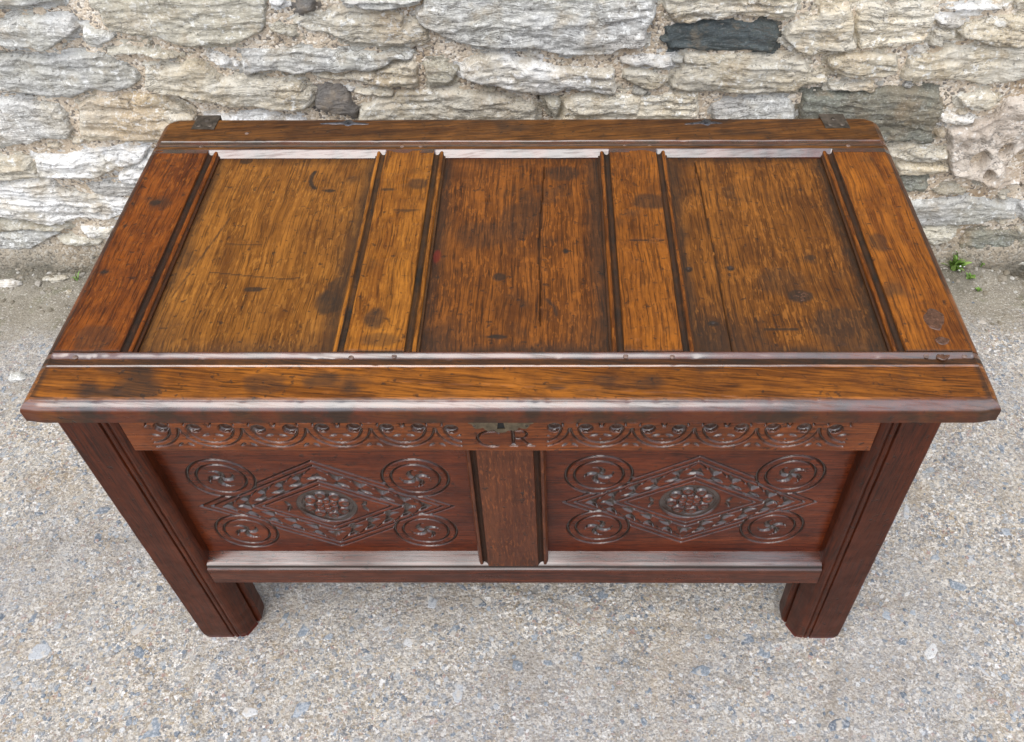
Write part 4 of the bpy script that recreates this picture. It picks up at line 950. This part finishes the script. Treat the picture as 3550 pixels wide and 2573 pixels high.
# posts: splayed a little as in the photograph
def post_x(side, z, inner):
    t = z/.7597
    if side < 0: o = -.6094+(.6094-.5983)*t; i = o+.0835+.0002*t
    else: o = .5943-(.5943-.5586)*t; i = o-.0825
    return i if inner else o
def post(side, y0, y1, front, label):
    # cross-section: s = 0 at the outer corner ... 1 at the inner arris, measured across the front, then round the rest
    prof = []
    W = .083
    def P(s, y): prof.append((s, y))
    P(0, .0035); P(.0008, .0012); P(.003, 0)
    if front:
        P(.053, 0); P(.0535, .0006); P(.0545, .0030); P(.0562, .0030); P(.0570, .0010); P(.0582, .0002); P(.0610, 0); P(.0630, .0006); P(.0640, .0026); P(.0655, .0026)
        P(.0665, .0014); P(.069, .0008); P(.073, .0014); P(.0765, .0030); P(.0795, .0052); P(.0815, .0082); P(W, .0120)
        P(W, .0295); P(W-.0060, .0300); P(W-.0060, .0345); P(W, .0350)
    else: P(W-.003, 0); P(W, .003)
    D = y1-y0; P(W, D-.003); P(W-.003, D); P(.003, D); P(0, D-.003)
    zs = [0, .003, .008, .016, .03, .045, .06, .075] + [.1, .125, .15, .175, .2, .218, .2221, .2262] + list(np.arange(.25, ZB-.001, .025)) + [ZB]
    V = []; n = len(prof)
    rr = random.Random(int(side*3)+11)
    for zi, z in enumerate(zs):
        ox, ix = post_x(side, z, False), post_x(side, z, True)
        wv = rr.uniform(-.0003, .0003)
        for s, y in prof:
            x = ox+(ix-ox)*(s/W); yy = y
            if front and z < .2262 and s > W*.85 and y > .01:      # below the rail the post spreads inwards behind its moulded face
                k = min(1, (.2262-z)/.004)
                x += -side*k*(.011*min(1, (y-.01)/.019) if y < .03 else (.012 if y < .0348 else .0215))
            if front:                                             # worn bottom corners
                edge = max(0, 1-z/.022)**1.5
                if s > W*.85 and y > .03: x += side*.010*edge; yy -= .010*edge*(y > D-.01)
                if s < W*.1: x += -side*.0045*edge
                yy = yy + (.003*edge if y < .004 else 0)
            V.append((x+wv, y0+yy, z))
    F = []
    for a in range(len(zs)-1):
        for i in range(n):
            j = (i+1) % n; q = (a*n+i, a*n+j, (a+1)*n+j, (a+1)*n+i); F.append(q if side < 0 else q[::-1])
    F.append(tuple(range(n))[::-1] if side < 0 else tuple(range(n))); F.append(tuple(range((len(zs)-1)*n, len(zs)*n)) if side < 0 else tuple(range((len(zs)-1)*n, len(zs)*n))[::-1])
    me = mesh_poly('post', V, F); at = me.attributes.new('red', 'FLOAT', 'POINT'); at.data.foreach_set('value', [.65*max(0, 1-v[2]/.010) for v in V])
    return part('corner_post', me, M['body_z'], label=label)
post(-1, 0, .062, True, 'front left corner post with a moulded inner edge')
post(1, 0, .062, True, 'front right corner post with a moulded inner edge')
post(-1, .475, .545, False, None); post(1, .475, .545, False, None)
def box(name, x0, x1, y0, y1, z0, z1, mat, label=None, parent=None):
    V = [(x, y, z) for z in (z0, z1) for y in (y0, y1) for x in (x0, x1)]
    F = [(0, 2, 3, 1), (4, 5, 7, 6), (0, 1, 5, 4), (2, 6, 7, 3), (0, 4, 6, 2), (1, 3, 7, 5)]
    return part(name, mesh_poly(name, V, F), mat, label=label, parent=parent)

# carved work: a height field on a vertical board, y = front + depth
def stroke(X, Z, pts, w, taper=False):
    """groove depth 0..1 along a polyline of half width w"""
    if not taper: return sstep(w*1.05, w*.35, seg_dist(X, Z, pts))
    out = np.zeros_like(X); n = len(pts)
    for i in range(n-1):
        t = (i+.5)/(n-1); ww = w*(.25+.95*math.sin(math.pi*min(1, t*.85+.12))); out = np.maximum(out, sstep(ww*1.1, ww*.2, seg_dist(X, Z, pts[i:i+2])))
    return out
def ring(X, Z, cx, cz, r, w): return sstep(w*1.05, w*.35, np.abs(np.hypot(X-cx, Z-cz)-r))
def leafcut(X, Z, cx, cz, a, b, ang):
    ca, sa = math.cos(ang), math.sin(ang); u = ((X-cx)*ca+(Z-cz)*sa)/a; v = (-(X-cx)*sa+(Z-cz)*ca)/b
    w = np.clip(1.05-.75*u, .02, 2)*.75; v = v+.35*u*u
    e = np.minimum((1-np.abs(u))*2.6, (1-np.abs(v)/w)*1.6)
    return np.clip(e, 0, 1)**.7
def gouge(X, Z, cx, cz, a, b, ang):
    ca, sa = math.cos(ang), math.sin(ang); u = (X-cx)*ca+(Z-cz)*sa; v = -(X-cx)*sa+(Z-cz)*ca
    w = b*(1-.35*u/a); q = (u/a)**2+(v/w)**2
    return np.sqrt(np.clip(1-q, 0, 1))
def pinwheel(X, Z, cx, cz, hand, rot):
    d = np.zeros_like(X)
    for k in range(4):
        a0 = rot+k*math.pi/2; pts = []
        for i in range(7):
            t = i/6.; r = .002+.019*t; a = a0+hand*(.9*t*t+.15); pts.append((cx+r*math.cos(a), cz+r*math.sin(a)))
        for i in range(6):
            t = (i+.5)/6; ww = .0052*math.sin(math.pi*(.15+.8*t))**.8
            d = np.maximum(d, sstep(ww*1.2, ww*.1, seg_dist(X, Z, pts[i:i+2])))
        # little punched comma between the arms
        b = a0+hand*1.25; d = np.maximum(d, .4*gouge(X, Z, cx+.0225*math.cos(b), cz+.0225*math.sin(b), .004, .0013, b+1.3))
    return d
def rosette(X, Z, cx, cz):
    R = np.hypot(X-cx, Z-cz); A = np.arctan2(Z-cz, X-cx)
    rim = sstep(.0472, .0460, R)*sstep(.0375, .0395, R)*(.75+.35*np.cos(A*3+.6))
    field = sstep(.0395, .0380, R); pet = np.zeros_like(X)
    def petal(px, pz, rad, a, top):
        q = np.hypot(X-px, Z-pz)/rad; cup = np.hypot(X-px-.22*rad*math.cos(a), Z-pz-.22*rad*math.sin(a))/rad
        return top*np.clip((1-q)*3.2, 0, 1)-.42*sstep(.62, .25, cup)
    for k in range(8):
        a = k*math.pi/4+.2; pet = np.maximum(pet, petal(cx+.0268*math.cos(a), cz+.0268*math.sin(a), .0106, a, 1.))
    gap = sstep(.0205, .0190, R); pet = pet*(1-gap)
    for k in range(6):
        a = k*math.pi/3+.5; pet = np.maximum(pet, petal(cx+.0122*math.cos(a), cz+.0122*math.sin(a), .0070, a, 1.05)*gap)
    pet = np.where(R < .0062, np.clip((.0062-R)/.0015, 0, 1), pet)
    return np.clip(np.maximum(rim*1.1, field*(1.0-pet)), 0, 1.2)
def diamond_lines(X, Z, c, hw, hh, w):
    P = [(c[0]-hw, c[1]), (c[0], c[1]+hh), (c[0]+hw, c[1]), (c[0], c[1]-hh), (c[0]-hw, c[1])]
    return stroke(X, Z, P, w)
def panel_carving(X, Z, c, HW, circles, seed):
    r = random.Random(seed)
    Xw = X+.0007*fbm(X*25, Z*25, seed, 2); Zw = Z+.0007*fbm(X*25, Z*25, seed+1, 2)
    HH = .122; nrm = 1/math.hypot(1/HW, 1/HH)
    dist = (1-np.abs(Xw-c[0])/HW-np.abs(Zw-c[1])/HH)*nrm       # >0 inside the outer lozenge
    d = np.zeros_like(X); w = .0025
    outer = diamond_lines(Xw, Zw, c, HW, HH, w)
    for (cx, cz) in circles:
        R = np.hypot(Xw-cx, Zw-cz)
        outer = outer*sstep(.0475, .0495, R)
        oc = ring(Xw, Zw, cx, cz, .0492, w*1.1)*sstep(.0135, .0115, dist)
        ic = ring(Xw, Zw, cx, cz, .0362, w)*sstep(.004, .0015, dist)
        d = np.maximum.reduce([d, oc, ic, pinwheel(Xw, Zw, cx, cz, 1 if cx < c[0] else -1, r.uniform(0, 1.5))])
        for k in range(18):
            a = k*2*math.pi/18; px, pz = cx+.0428*math.cos(a), cz+.0428*math.sin(a)
            if (1-abs(px-c[0])/HW-abs(pz-c[1])/HH)*nrm < -.002: d = np.maximum(d, .45*sstep(.0013, .0005, np.hypot(Xw-px, Zw-pz)))
    d = np.maximum(d, outer)
    d = np.maximum(d, diamond_lines(Xw, Zw, c, HW-.0178, HH-.0120, w*.95))
    IW, IH = .1175, .0715
    d = np.maximum(d, diamond_lines(Xw, Zw, c, IW, IH, w*1.15)); d = np.maximum(d, diamond_lines(Xw, Zw, c, IW-.0175, IH-.0112, w*.9))
    # two rows of leaves running round the band
    for sx in (-1, 1):
        for sz in (-1, 1):
            tx, tz = -sx*HW, sz*HH; L = math.hypot(tx, tz); tx /= L; tz /= L; nx_, nz_ = -tz*sx*sz*1., tx*sx*sz*1.
            if (nx_*(-sx)+nz_*(-sz)) < 0: nx_, nz_ = -nx_, -nz_      # inward normal
            ang = math.atan2(tz, tx)
            for k in range(5):
                s = .043+k*.0365
                if s > L-.026: break
                ox, oz = c[0]+sx*HW+tx*s, c[1]+tz*s
                for (off, a, b, da, kk) in ((.0205, .0130, .0062, -.32, 1), (.0350, .0130, .0062, .14, 1)):
                    sh = .0 if off < .03 else .016
                    if off > .03 and (k == 0 and s < .04): continue
                    px, pz = ox+tx*sh+nx_*off, oz+tz*sh+nz_*off
                    turn = 1 if (tx*nz_-tz*nx_) > 0 else -1
                    d = np.maximum(d, (1.15 if off < .03 else .95)*leafcut(Xw, Zw, px, pz, a*.95, b, (ang if off < .03 else ang+math.pi)+da*turn))
                    if off < .03:
                        # stem running back to the outer line
                        q = [(px+tx*.010, pz+tz*.010), (px+tx*.019-nx_*.004, pz+tz*.019-nz_*.004), (px+tx*.028-nx_*.006, pz+tz*.028-nz_*.006)]
                        d = np.maximum(d, .8*stroke(Xw, Zw, q, .0016))
    # bats' wings beside the rosette
    for sx in (-1, 1):
        for sz in (-1, 1):
            d = np.maximum(d, .9*gouge(Xw, Zw, c[0]+sx*.0595, c[1]+sz*.0075, .0085, .0038, sz*1.15*sx+(math.pi if sx < 0 else 0)))
    for k in range(4):
        px, pz = c[0]+(.078, -.078, 0, 0)[k], c[1]+(0, 0, .053, -.053)[k]
        d = np.maximum(d, .35*sstep(.0022, .001, np.hypot(Xw-px, Zw-pz)))
    d = np.maximum(d, rosette(Xw, Zw, c[0], c[1]))
    return d
def carved_board(name, x0f, x1f, z0, z1, yf, step, fn, depth, mat, label, extra=None, thick=.01, dirtk=.95):
    """x limits may depend on z (the posts splay)"""
    nz = int((z1-z0)/step)+1; xm0, xm1 = min(x0f(z0), x0f(z1)), max(x1f(z0), x1f(z1)); nx = int((xm1-xm0)/step)+1
    zs = np.linspace(z0, z1, nz); T = np.linspace(0, 1, nx)
    Z = np.repeat(zs[:, None], nx, 1); X0 = x0f(Z); X1 = x1f(Z); X = X0+(X1-X0)*T[None, :]
    d = fn(X, Z)
    y = yf + depth*d + .0004*fbm(X*12, Z*12, 77, 3) + .00025*fbm(X*90, Z*90, 78, 2)
    if extra is not None: y = y+extra(X, Z)
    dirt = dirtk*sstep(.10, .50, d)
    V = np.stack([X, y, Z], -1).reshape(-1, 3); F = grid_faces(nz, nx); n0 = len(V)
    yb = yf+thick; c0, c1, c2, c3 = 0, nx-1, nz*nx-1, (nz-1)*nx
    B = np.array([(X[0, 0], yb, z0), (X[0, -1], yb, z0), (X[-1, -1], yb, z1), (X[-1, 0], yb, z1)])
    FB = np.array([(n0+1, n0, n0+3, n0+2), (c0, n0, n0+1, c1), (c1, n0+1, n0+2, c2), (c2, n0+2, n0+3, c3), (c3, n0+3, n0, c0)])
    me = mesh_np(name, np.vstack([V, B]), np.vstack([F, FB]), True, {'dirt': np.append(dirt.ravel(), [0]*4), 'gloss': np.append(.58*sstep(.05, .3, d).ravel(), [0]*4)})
    return part(name, me, mat, label=label)
PYF = .027
cl, cr_ = (-.2970, .4275), (.2640, .4398)
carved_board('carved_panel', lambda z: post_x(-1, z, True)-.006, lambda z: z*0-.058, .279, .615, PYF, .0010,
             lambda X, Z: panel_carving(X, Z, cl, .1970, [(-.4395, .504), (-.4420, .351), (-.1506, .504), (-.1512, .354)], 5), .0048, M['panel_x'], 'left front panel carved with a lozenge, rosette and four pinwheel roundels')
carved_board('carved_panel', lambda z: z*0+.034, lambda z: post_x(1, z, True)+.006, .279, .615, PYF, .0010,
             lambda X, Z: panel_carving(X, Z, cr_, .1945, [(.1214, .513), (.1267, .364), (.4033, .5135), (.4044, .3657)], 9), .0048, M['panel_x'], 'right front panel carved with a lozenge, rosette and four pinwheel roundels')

def arc_pts(cx, cz, rx, rz, a0, a1, n=14): return [(cx+rx*math.cos(a0+(a1-a0)*i/n), cz+rz*math.sin(a0+(a1-a0)*i/n)) for i in range(n+1)]
def frieze_carving(X, Z):
    Xw = X+.0005*fbm(X*25, Z*25, 4, 2); Zw = Z+.0005*fbm(X*25, Z*25, 5, 2); d = np.zeros_like(X)
    runs = ((-.4448, .0853, -1, 5, -.4875, -.0700), (.0762, .0825, -1, 5, .0460, .4470))
    ze = .6625
    for x0, per, k0, k1, lo, hi in runs:
        dd = np.zeros_like(X)
        for k in range(k0, k1+1):
            c = x0+per*(k+.5)
            if c < lo-.03 or c > hi+.03: continue
            zo = -.0018*math.sin(k*1.9)
            dd = np.maximum(dd, .8*stroke(Xw, Zw, arc_pts(c, ze+.002, per*.492, .0430, math.pi*1.02, math.pi*1.98), .0023))
            dd = np.maximum(dd, .8*stroke(Xw, Zw, arc_pts(c, ze+.002, per*.362, .0335, math.pi*1.02, math.pi*1.98), .0023))
            for s in (-1, 1):
                ex = c+s*per*.247; q = np.hypot(Xw-ex, Zw-ze-zo); dd = np.maximum(dd, 1.25*sstep(.0104, .0088, q)-.18*sstep(.006, .0, q))
                dd = np.maximum(dd, .8*stroke(Xw, Zw, arc_pts(ex-s*.001, ze+.006, .0125, .0135, math.pi*(.5-s*.5), math.pi*.5), .0019))
                dd = np.maximum(dd, .75*gouge(Xw, Zw, c+s*.0092, ze-.0150, .0068, .0026, -s*.35 if s > 0 else .35+math.pi))
                dd = np.maximum(dd, .8*stroke(Xw, Zw, [(c+s*.0045, ze+.014), (c+s*.0012, ze+.0035)], .0017))
                # little leaves under each cusp
                cu = x0+per*(k+ (1 if s > 0 else 0))
                if s > 0:
                    for q2 in (-1, 1): dd = np.maximum(dd, .7*gouge(Xw, Zw, cu+q2*.0070, .6262, .0062, .0027, (-.75 if q2 > 0 else math.pi+.75)))
            dd = np.maximum(dd, .4*sstep(.0026, .001, np.hypot(Xw-c, Zw-(ze-.0235))))
            dd = np.maximum(dd, .9*stroke(Xw, Zw, arc_pts(x0+per*(k+1), .684, .010, .008, math.pi, 2*math.pi), .0022))
        d = np.maximum(d, dd*sstep(lo-.002, lo+.001, X)*sstep(hi+.002, hi-.001, X))
    # the carved initials C R
    d = np.maximum(d, 1.0*stroke(Xw, Zw, arc_pts(-.0285, .6395, .0195, .0172, math.radians(62), math.radians(292), 18), .0027))
    d = np.maximum(d, .8*stroke(Xw, Zw, [(-.0212, .6565), (-.0190, .6520)], .0018))
    rx = .0000
    d = np.maximum(d, 1.0*stroke(Xw, Zw, [(rx, .6570), (rx, .6240)], .0029))
    d = np.maximum(d, .9*stroke(Xw, Zw, [(rx-.0045, .6236), (rx+.0055, .6236)], .0020))
    d = np.maximum(d, .9*stroke(Xw, Zw, [(rx-.0040, .6580), (rx+.003, .6580)], .0018))
    d = np.maximum(d, 1.0*stroke(Xw, Zw, [(rx, .6578)]+arc_pts(rx+.0100, .6492, .0085, .0084, math.pi*.5, -math.pi*.5, 10)+[(rx, .6405)], .0022))
    d = np.maximum(d, 1.0*stroke(Xw, Zw, [(rx+.0105, .6410), (rx+.0165, .6320), (rx+.0235, .6245)], .0026))
    d = np.maximum(d, .9*stroke(Xw, Zw, [(rx+.0185, .6236), (rx+.0290, .6232)], .0018))
    return d
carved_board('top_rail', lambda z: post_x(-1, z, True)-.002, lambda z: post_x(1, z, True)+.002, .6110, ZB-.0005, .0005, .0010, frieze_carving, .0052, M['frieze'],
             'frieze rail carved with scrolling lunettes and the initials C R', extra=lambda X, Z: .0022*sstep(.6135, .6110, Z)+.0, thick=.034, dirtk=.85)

# bottom rail with its sloping lip
def bottom_rail():
    prof = [(.0330, .2900), (.0272, .2888), (.0100, .2828), (.0064, .2812), (.0040, .2796), (.0034, .2782), (.0045, .2772), (.0044, .2758), (.0038, .2752), (.0006, .2741), (.0002, .2736), (.0004, .2690), (.0, .2600), (.0003, .2400), (.0, .2290), (.0012, .2262), (.0330, .2262)]
    xs = np.arange(post_x(-1, .28, True)-.0014, post_x(1, .28, True)+.0014, .003); V = []; n = len(prof); dirt = []
    for i, x in enumerate(xs):
        w = .0004*float(fbm(np.array([x*5.]), np.array([1.]), 3, 3)[0]); w2 = .0006*float(fbm(np.array([x*4.]), np.array([4.]), 5, 3)[0])
        chip = 0.
        sl = (post_x(-1, .28, True)-.0014) if i == 0 else None
        for j, (y, z) in enumerate(prof):
            yy = y+(w if 0 < j < 14 else 0)+(chip if j in (2, 3, 4) else 0); zz = z+(w2 if j < 9 else 0)*.7 - (chip*.8 if j in (2, 3) else 0)
            if j == n-2: zz += .0010*float(fbm(np.array([x*9.]), np.array([2.]), 9, 3)[0])
            # rail ends follow the splay of the posts
            xx = x
            if i == 0: xx = post_x(-1, z, True)-.0014
            if i == len(xs)-1: xx = post_x(1, z, True)+.0014
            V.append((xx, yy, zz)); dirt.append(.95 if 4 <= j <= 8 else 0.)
    F = []
    for i in range(len(xs)-1):
        for j in range(n):
            k = (j+1) % n; F.append((i*n+j, i*n+k, (i+1)*n+k, (i+1)*n+j))
    F.append(tuple(range(n))[::-1]); F.append(tuple(range((len(xs)-1)*n, len(xs)*n)))
    me = mesh_poly('bottom_rail', V, F); at = me.attributes.new('dirt', 'FLOAT', 'POINT'); at.data.foreach_set('value', dirt)
    at = me.attributes.new('gloss', 'FLOAT', 'POINT'); at.data.foreach_set('value', [(.62+.38*math.sin(xs[min(i//n, len(xs)-1)]*9+1.2)*math.cos(xs[min(i//n, len(xs)-1)]*23)) if (i % n) < 4 else (.6 if (i % n) in (9, 10) else 0.) for i in range(len(V))])
    bm = bmesh.new(); bm.from_mesh(me); bmesh.ops.recalc_face_normals(bm, faces=bm.faces); bm.to_mesh(me); bm.free()
    part('bottom_rail', me, M['rail_low'], label='bottom front rail with a worn shiny lip above a run of thin mouldings')
bottom_rail()

def front_muntin():
    # width across, leaning very slightly as in the photograph
    fl = lambda z: -.0520-.0008*(.61-z)/.31; fr = lambda z: .0262+.0030*(.61-z)/.31
    offs = [(-.0165, .027), (-.0165, .0118), (-.0150, .0090), (-.0138, .0062), (-.0120, .0048), (-.0098, .0056), (-.0088, .0082), (-.0082, .0104), (-.0074, .0110), (-.0040, .0092), (-.0012, .0060), (-.0004, .0035), (0, .0024), (.0012, .0022)]
    zs = [.2835, .289, .2925, .2962, .300, .3035] + list(np.arange(.31, .611, .01)) + [.6108]
    V = []; dirt = []
    for z in zs:
        row = [(fl(z)+o, y) for o, y in offs]+[(fl(z)+.02, .0022), (fr(z)-.02, .0022)]+[(fr(z)-o, y) for o, y in offs[::-1]]
        for q, (x, y) in enumerate(row):
            m_ = min(q, len(row)-1-q); lim = .2975 if m_ >= 12 else (.2920 if m_ <= 6 else .2960)
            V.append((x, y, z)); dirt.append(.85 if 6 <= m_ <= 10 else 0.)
    n = len(offs)*2+2; F = [(a*n+i, a*n+i+1, (a+1)*n+i+1, (a+1)*n+i) for a in range(len(zs)-1) for i in range(n-1)]
    F.append(tuple(range(n))[::-1])
    me = mesh_poly('muntin', V, F); at = me.attributes.new('dirt', 'FLOAT', 'POINT'); at.data.foreach_set('value', dirt)
    part('front_muntin', me, M['muntin_z'], label='plain muntin between the carved panels with flecked grain')
front_muntin()
for x, z in ((-.0455, .6181), (.0161, .6178)): disc('peg', x, .0012, z, .0046, M['frieze'], up=(0, -1, 0))

# lock plate: a lobed brass escutcheon, most of it under the lid's edge
def lock_plate():
    right = [(0, .6555), (.0055, .6565), (.0085, .6600), (.0125, .6615), (.0175, .6590), (.0215, .6625), (.0235, .6670), (.0275, .6650), (.0330, .6640), (.0365, .6680), (.0385, .6740), (.0430, .6760), (.0430, .7000), (.0360, .7040), (.0300, .7090), (0, .7120)]
    cx = -.0150; out = [(cx+x, z) for x, z in right]+[(cx-x, z) for x, z in right[-2:0:-1]]
    kh = [(-.0202, .6640), (-.0097, .6640), (-.0118, .6800), (-.0185, .6800)]
    bm = bmesh.new(); y0, y1 = -.0012, .0010
    vo = [bm.verts.new((x, y0, z)) for x, z in out]; vk = [bm.verts.new((x, y0, z)) for x, z in kh]
    eo = [bm.edges.new((vo[i], vo[(i+1) % len(vo)])) for i in range(len(vo))]; ek = [bm.edges.new((vk[i], vk[(i+1) % 4])) for i in range(4)]
    bmesh.ops.triangle_fill(bm, edges=eo+ek, use_beauty=True)
    bm.faces.ensure_lookup_table()
    for f in list(bm.faces):
        c = f.calc_center_median()
        if -.0190 < c.x < -.0110 and .6645 < c.z < .6795: bm.faces.remove(f)
    for loop in (vo, vk):
        low = [bm.verts.new((v.co.x, y1, v.co.z)) for v in loop]
        for i in range(len(loop)):
            j = (i+1) % len(loop); bm.faces.new((loop[i], loop[j], low[j], low[i]))
    bmesh.ops.recalc_face_normals(bm, faces=bm.faces)
    me = bpy.data.meshes.new('lock_plate'); bm.to_mesh(me); bm.free()
    lp = part('lock_plate', me, M['brass'], label='lobed dull brass lock plate under the lid edge')
    box('keyhole', -.0205, -.0094, .0002, .0004, .6637, .6803, M['hole'], parent=lp)
    for x, z in ((-.050, .6705), (.019, .6705)):
        n = 10; V = [(x+math.cos(2*math.pi*i/n)*.0022, -.0012, z+math.sin(2*math.pi*i/n)*.0022) for i in range(n)]+[(x+math.cos(2*math.pi*i/n)*.0015, -.0022, z+math.sin(2*math.pi*i/n)*.0015) for i in range(n)]
        F = [(i, (i+1) % n, n+(i+1) % n, n+i) for i in range(n)]+[tuple(range(n, 2*n))]
        part('nail_head', mesh_poly('nail', V, F), M['iron'], parent=lp)
lock_plate()
# the rest of the body
def side_board(name, sd, y0, y1, z0, z1, o0, o1, mat):
    """board between the posts of one end, following their splay; o0, o1 = depths in from the post's outer face"""
    V = []
    for z in (z0, z1):
        a, b = post_x(sd, z, False)-sd*o0, post_x(sd, z, False)-sd*o1
        for y in (y0, y1): V += [(min(a, b), y, z), (max(a, b), y, z)]
    F = [(0, 2, 3, 1), (4, 5, 7, 6), (0, 1, 5, 4), (2, 6, 7, 3), (0, 4, 6, 2), (1, 3, 7, 5)]
    return part(name, mesh_poly(name, V, F), mat)
for sd in (-1, 1):
    side_board('side_panel', sd, .0560, .4810, .262, .664, .016, .026, M['panel_x'])
    side_board('side_rail', sd, .0622, .4748, .2262, .2700, .004, .034, M['body_x']); side_board('side_rail', sd, .0622, .4748, .655, .7275, .004, .034, M['body_x'])
box('back_panel', -.52, .50, .520, .535, .23, .7275, M['body_x'])
for i in range(4): box('floor_board', -.515+.2545*i, -.515+.2545*i+.2525, .034, .519, .232, .246, M['under'])

# ------------------------------------------------------------------ weeds, leaf, loose stones by the wall
def leafmat(name, a, b):
    mat = bpy.data.materials.new(name); k = NT(mat); _, v, r = obj_coords(k)
    c = k.mix(k.rng(k.noise(v, 90, 3), .35, .65), a, b); k.out(c, .5, k.noise(v, 200, 2), .3, .0005); return mat
M['weed'] = leafmat('green_weed_leaf', (.10, .20, .03), (.22, .36, .07)); M['weed2'] = leafmat('pale_weed_leaf', (.16, .28, .05), (.32, .45, .12)); M['dry'] = leafmat('dry_brown_leaf', (.30, .17, .10), (.42, .27, .17)); M['flower'] = leafmat('white_floret', (.75, .75, .68), (.8, .8, .75))
def leaf_mesh(L, W, lift, cup, n=6):
    V = []; F = []
    for i in range(n+1):
        t = i/n; w = W*math.sin(math.pi*min(1, .08+t*.90))**.75*(1-.25*t); x = L*t; z = lift*math.sin(t*1.7)*L
        V += [(x, -w, z+cup*w), (x, 0, z), (x, w, z+cup*w)]
    for i in range(n):
        a = i*3; F += [(a, a+3, a+4, a+1), (a+1, a+4, a+5, a+2)]
    # thin underside so that the leaf is a solid
    nb = len(V); V += [(x, y, z-.0004) for x, y, z in V]; F += [tuple(nb+q for q in f[::-1]) for f in F]
    return mesh_poly('leaf', V, F, True)
def weed(x, y, n, size, seed, label, slim=.35, flower=False):
    r = random.Random(seed); t = empty('weed', (x, y, gh(x, y)), label, 'weed', 'small green weeds at the foot of the wall')
    for i in range(n):
        me = leaf_mesh(size*r.uniform(.6, 1.1), size*slim*r.uniform(.5, 1)*.5, r.uniform(.2, .9), r.uniform(.1, .5))
        o = link('leaf', me, M[r.choice(['weed', 'weed', 'weed2'])], t, (r.uniform(-.2, .2)*size, r.uniform(-.2, .2)*size, .001)); o.rotation_euler = (0, -r.uniform(.1, .9), i*2.4+r.uniform(-.4, .4))
    if flower:
        for i in range(4):
            a = r.uniform(0, 6.28); o = link('floret', mesh_poly('floret', *(lambda v, f: (v, f))(*pebble_mesh(300+i, 6))), M['flower'], t, (math.cos(a)*size*.6, math.sin(a)*size*.5, size*r.uniform(.3, .7))); o.scale = (.003, .003, .004)
weed(1.125, 1.03, 38, .040, 1, 'largest green weed clump, growing where the wall meets the ground right of the chest', .42, True)
weed(1.155, .995, 7, .018, 2, 'low round-leaved weed just in front of the largest clump', .7)
weed(1.195, 1.035, 6, .020, 3, 'small two-lobed green seedling right of the largest weed clump', .8)
weed(1.170, .952, 6, .014, 4, 'tiny bright seedling alone on the bare earth right of the chest', .8)
weed(-1.215, 1.000, 4, .022, 5, 'single thin green sprig on the earth left of the chest', .4)
dl = link('dry_leaf', leaf_mesh(.040, .010, .15, .4), M['dry'], None, (1.272, 1.075, gh(1.272, 1.075)+.003)); dl.rotation_euler = (0, 0, -1.25)
dl['label'] = 'dry reddish-brown leaf lying near the broken hollow at the wall foot'; dl['category'] = 'leaf'
def rock(name, x, y, s, mat, seed, label, rz=0., cat='stone'):
    bm = bmesh.new(); bmesh.ops.create_icosphere(bm, subdivisions=3, radius=1)
    for v in bm.verts:
        a = np.array([[v.co.x*1.3+seed]]); b = np.array([[v.co.y*1.3+v.co.z*2.1+seed*2]]); k = 1+.45*float(fbm(a, b, seed, 3)[0, 0]); v.co = v.co*k
        v.co.z = math.copysign(abs(v.co.z)**1.0, v.co.z)
    me = bpy.data.meshes.new(name); bm.to_mesh(me); bm.free(); me.transform(Matrix.Diagonal((s[0], s[1], s[2], 1)))
    o = link(name, me, mat, None, (x, y, gh(x, y)+s[2]*.2)); o.rotation_euler = (0, 0, rz); o['label'] = label; o['category'] = cat
    return o
rock('loose_stone', -1.275, 1.000, (.030, .013, .008), M['b'], 3, 'pale stone lump at the wall foot beside the left edge of the lid', .1)
rock('loose_stone', -1.395, .980, (.036, .013, .010), M['w'], 5, 'whitest flat stone lying on earth at the far left edge', -.1)
rock('loose_stone', -1.225, .955, (.010, .007, .005), M['b'], 8, 'little white stone on the earth left of the chest, in front of the pale lump', .4)
rock('loose_stone', 1.345, 1.070, (.022, .014, .012), M['w'], 9, 'pale stone lying in the broken hollow at far right', .2)
rock('loose_stone', -1.15, .70, (.022, .015, .008), M['g'], 12, 'speckled grey pebble on the ground left of the lid', .3)
rock('loose_stone', -1.235, .655, (.020, .014, .007), M['g'], 13, 'rounded grey pebble further left than the speckled one', .1)
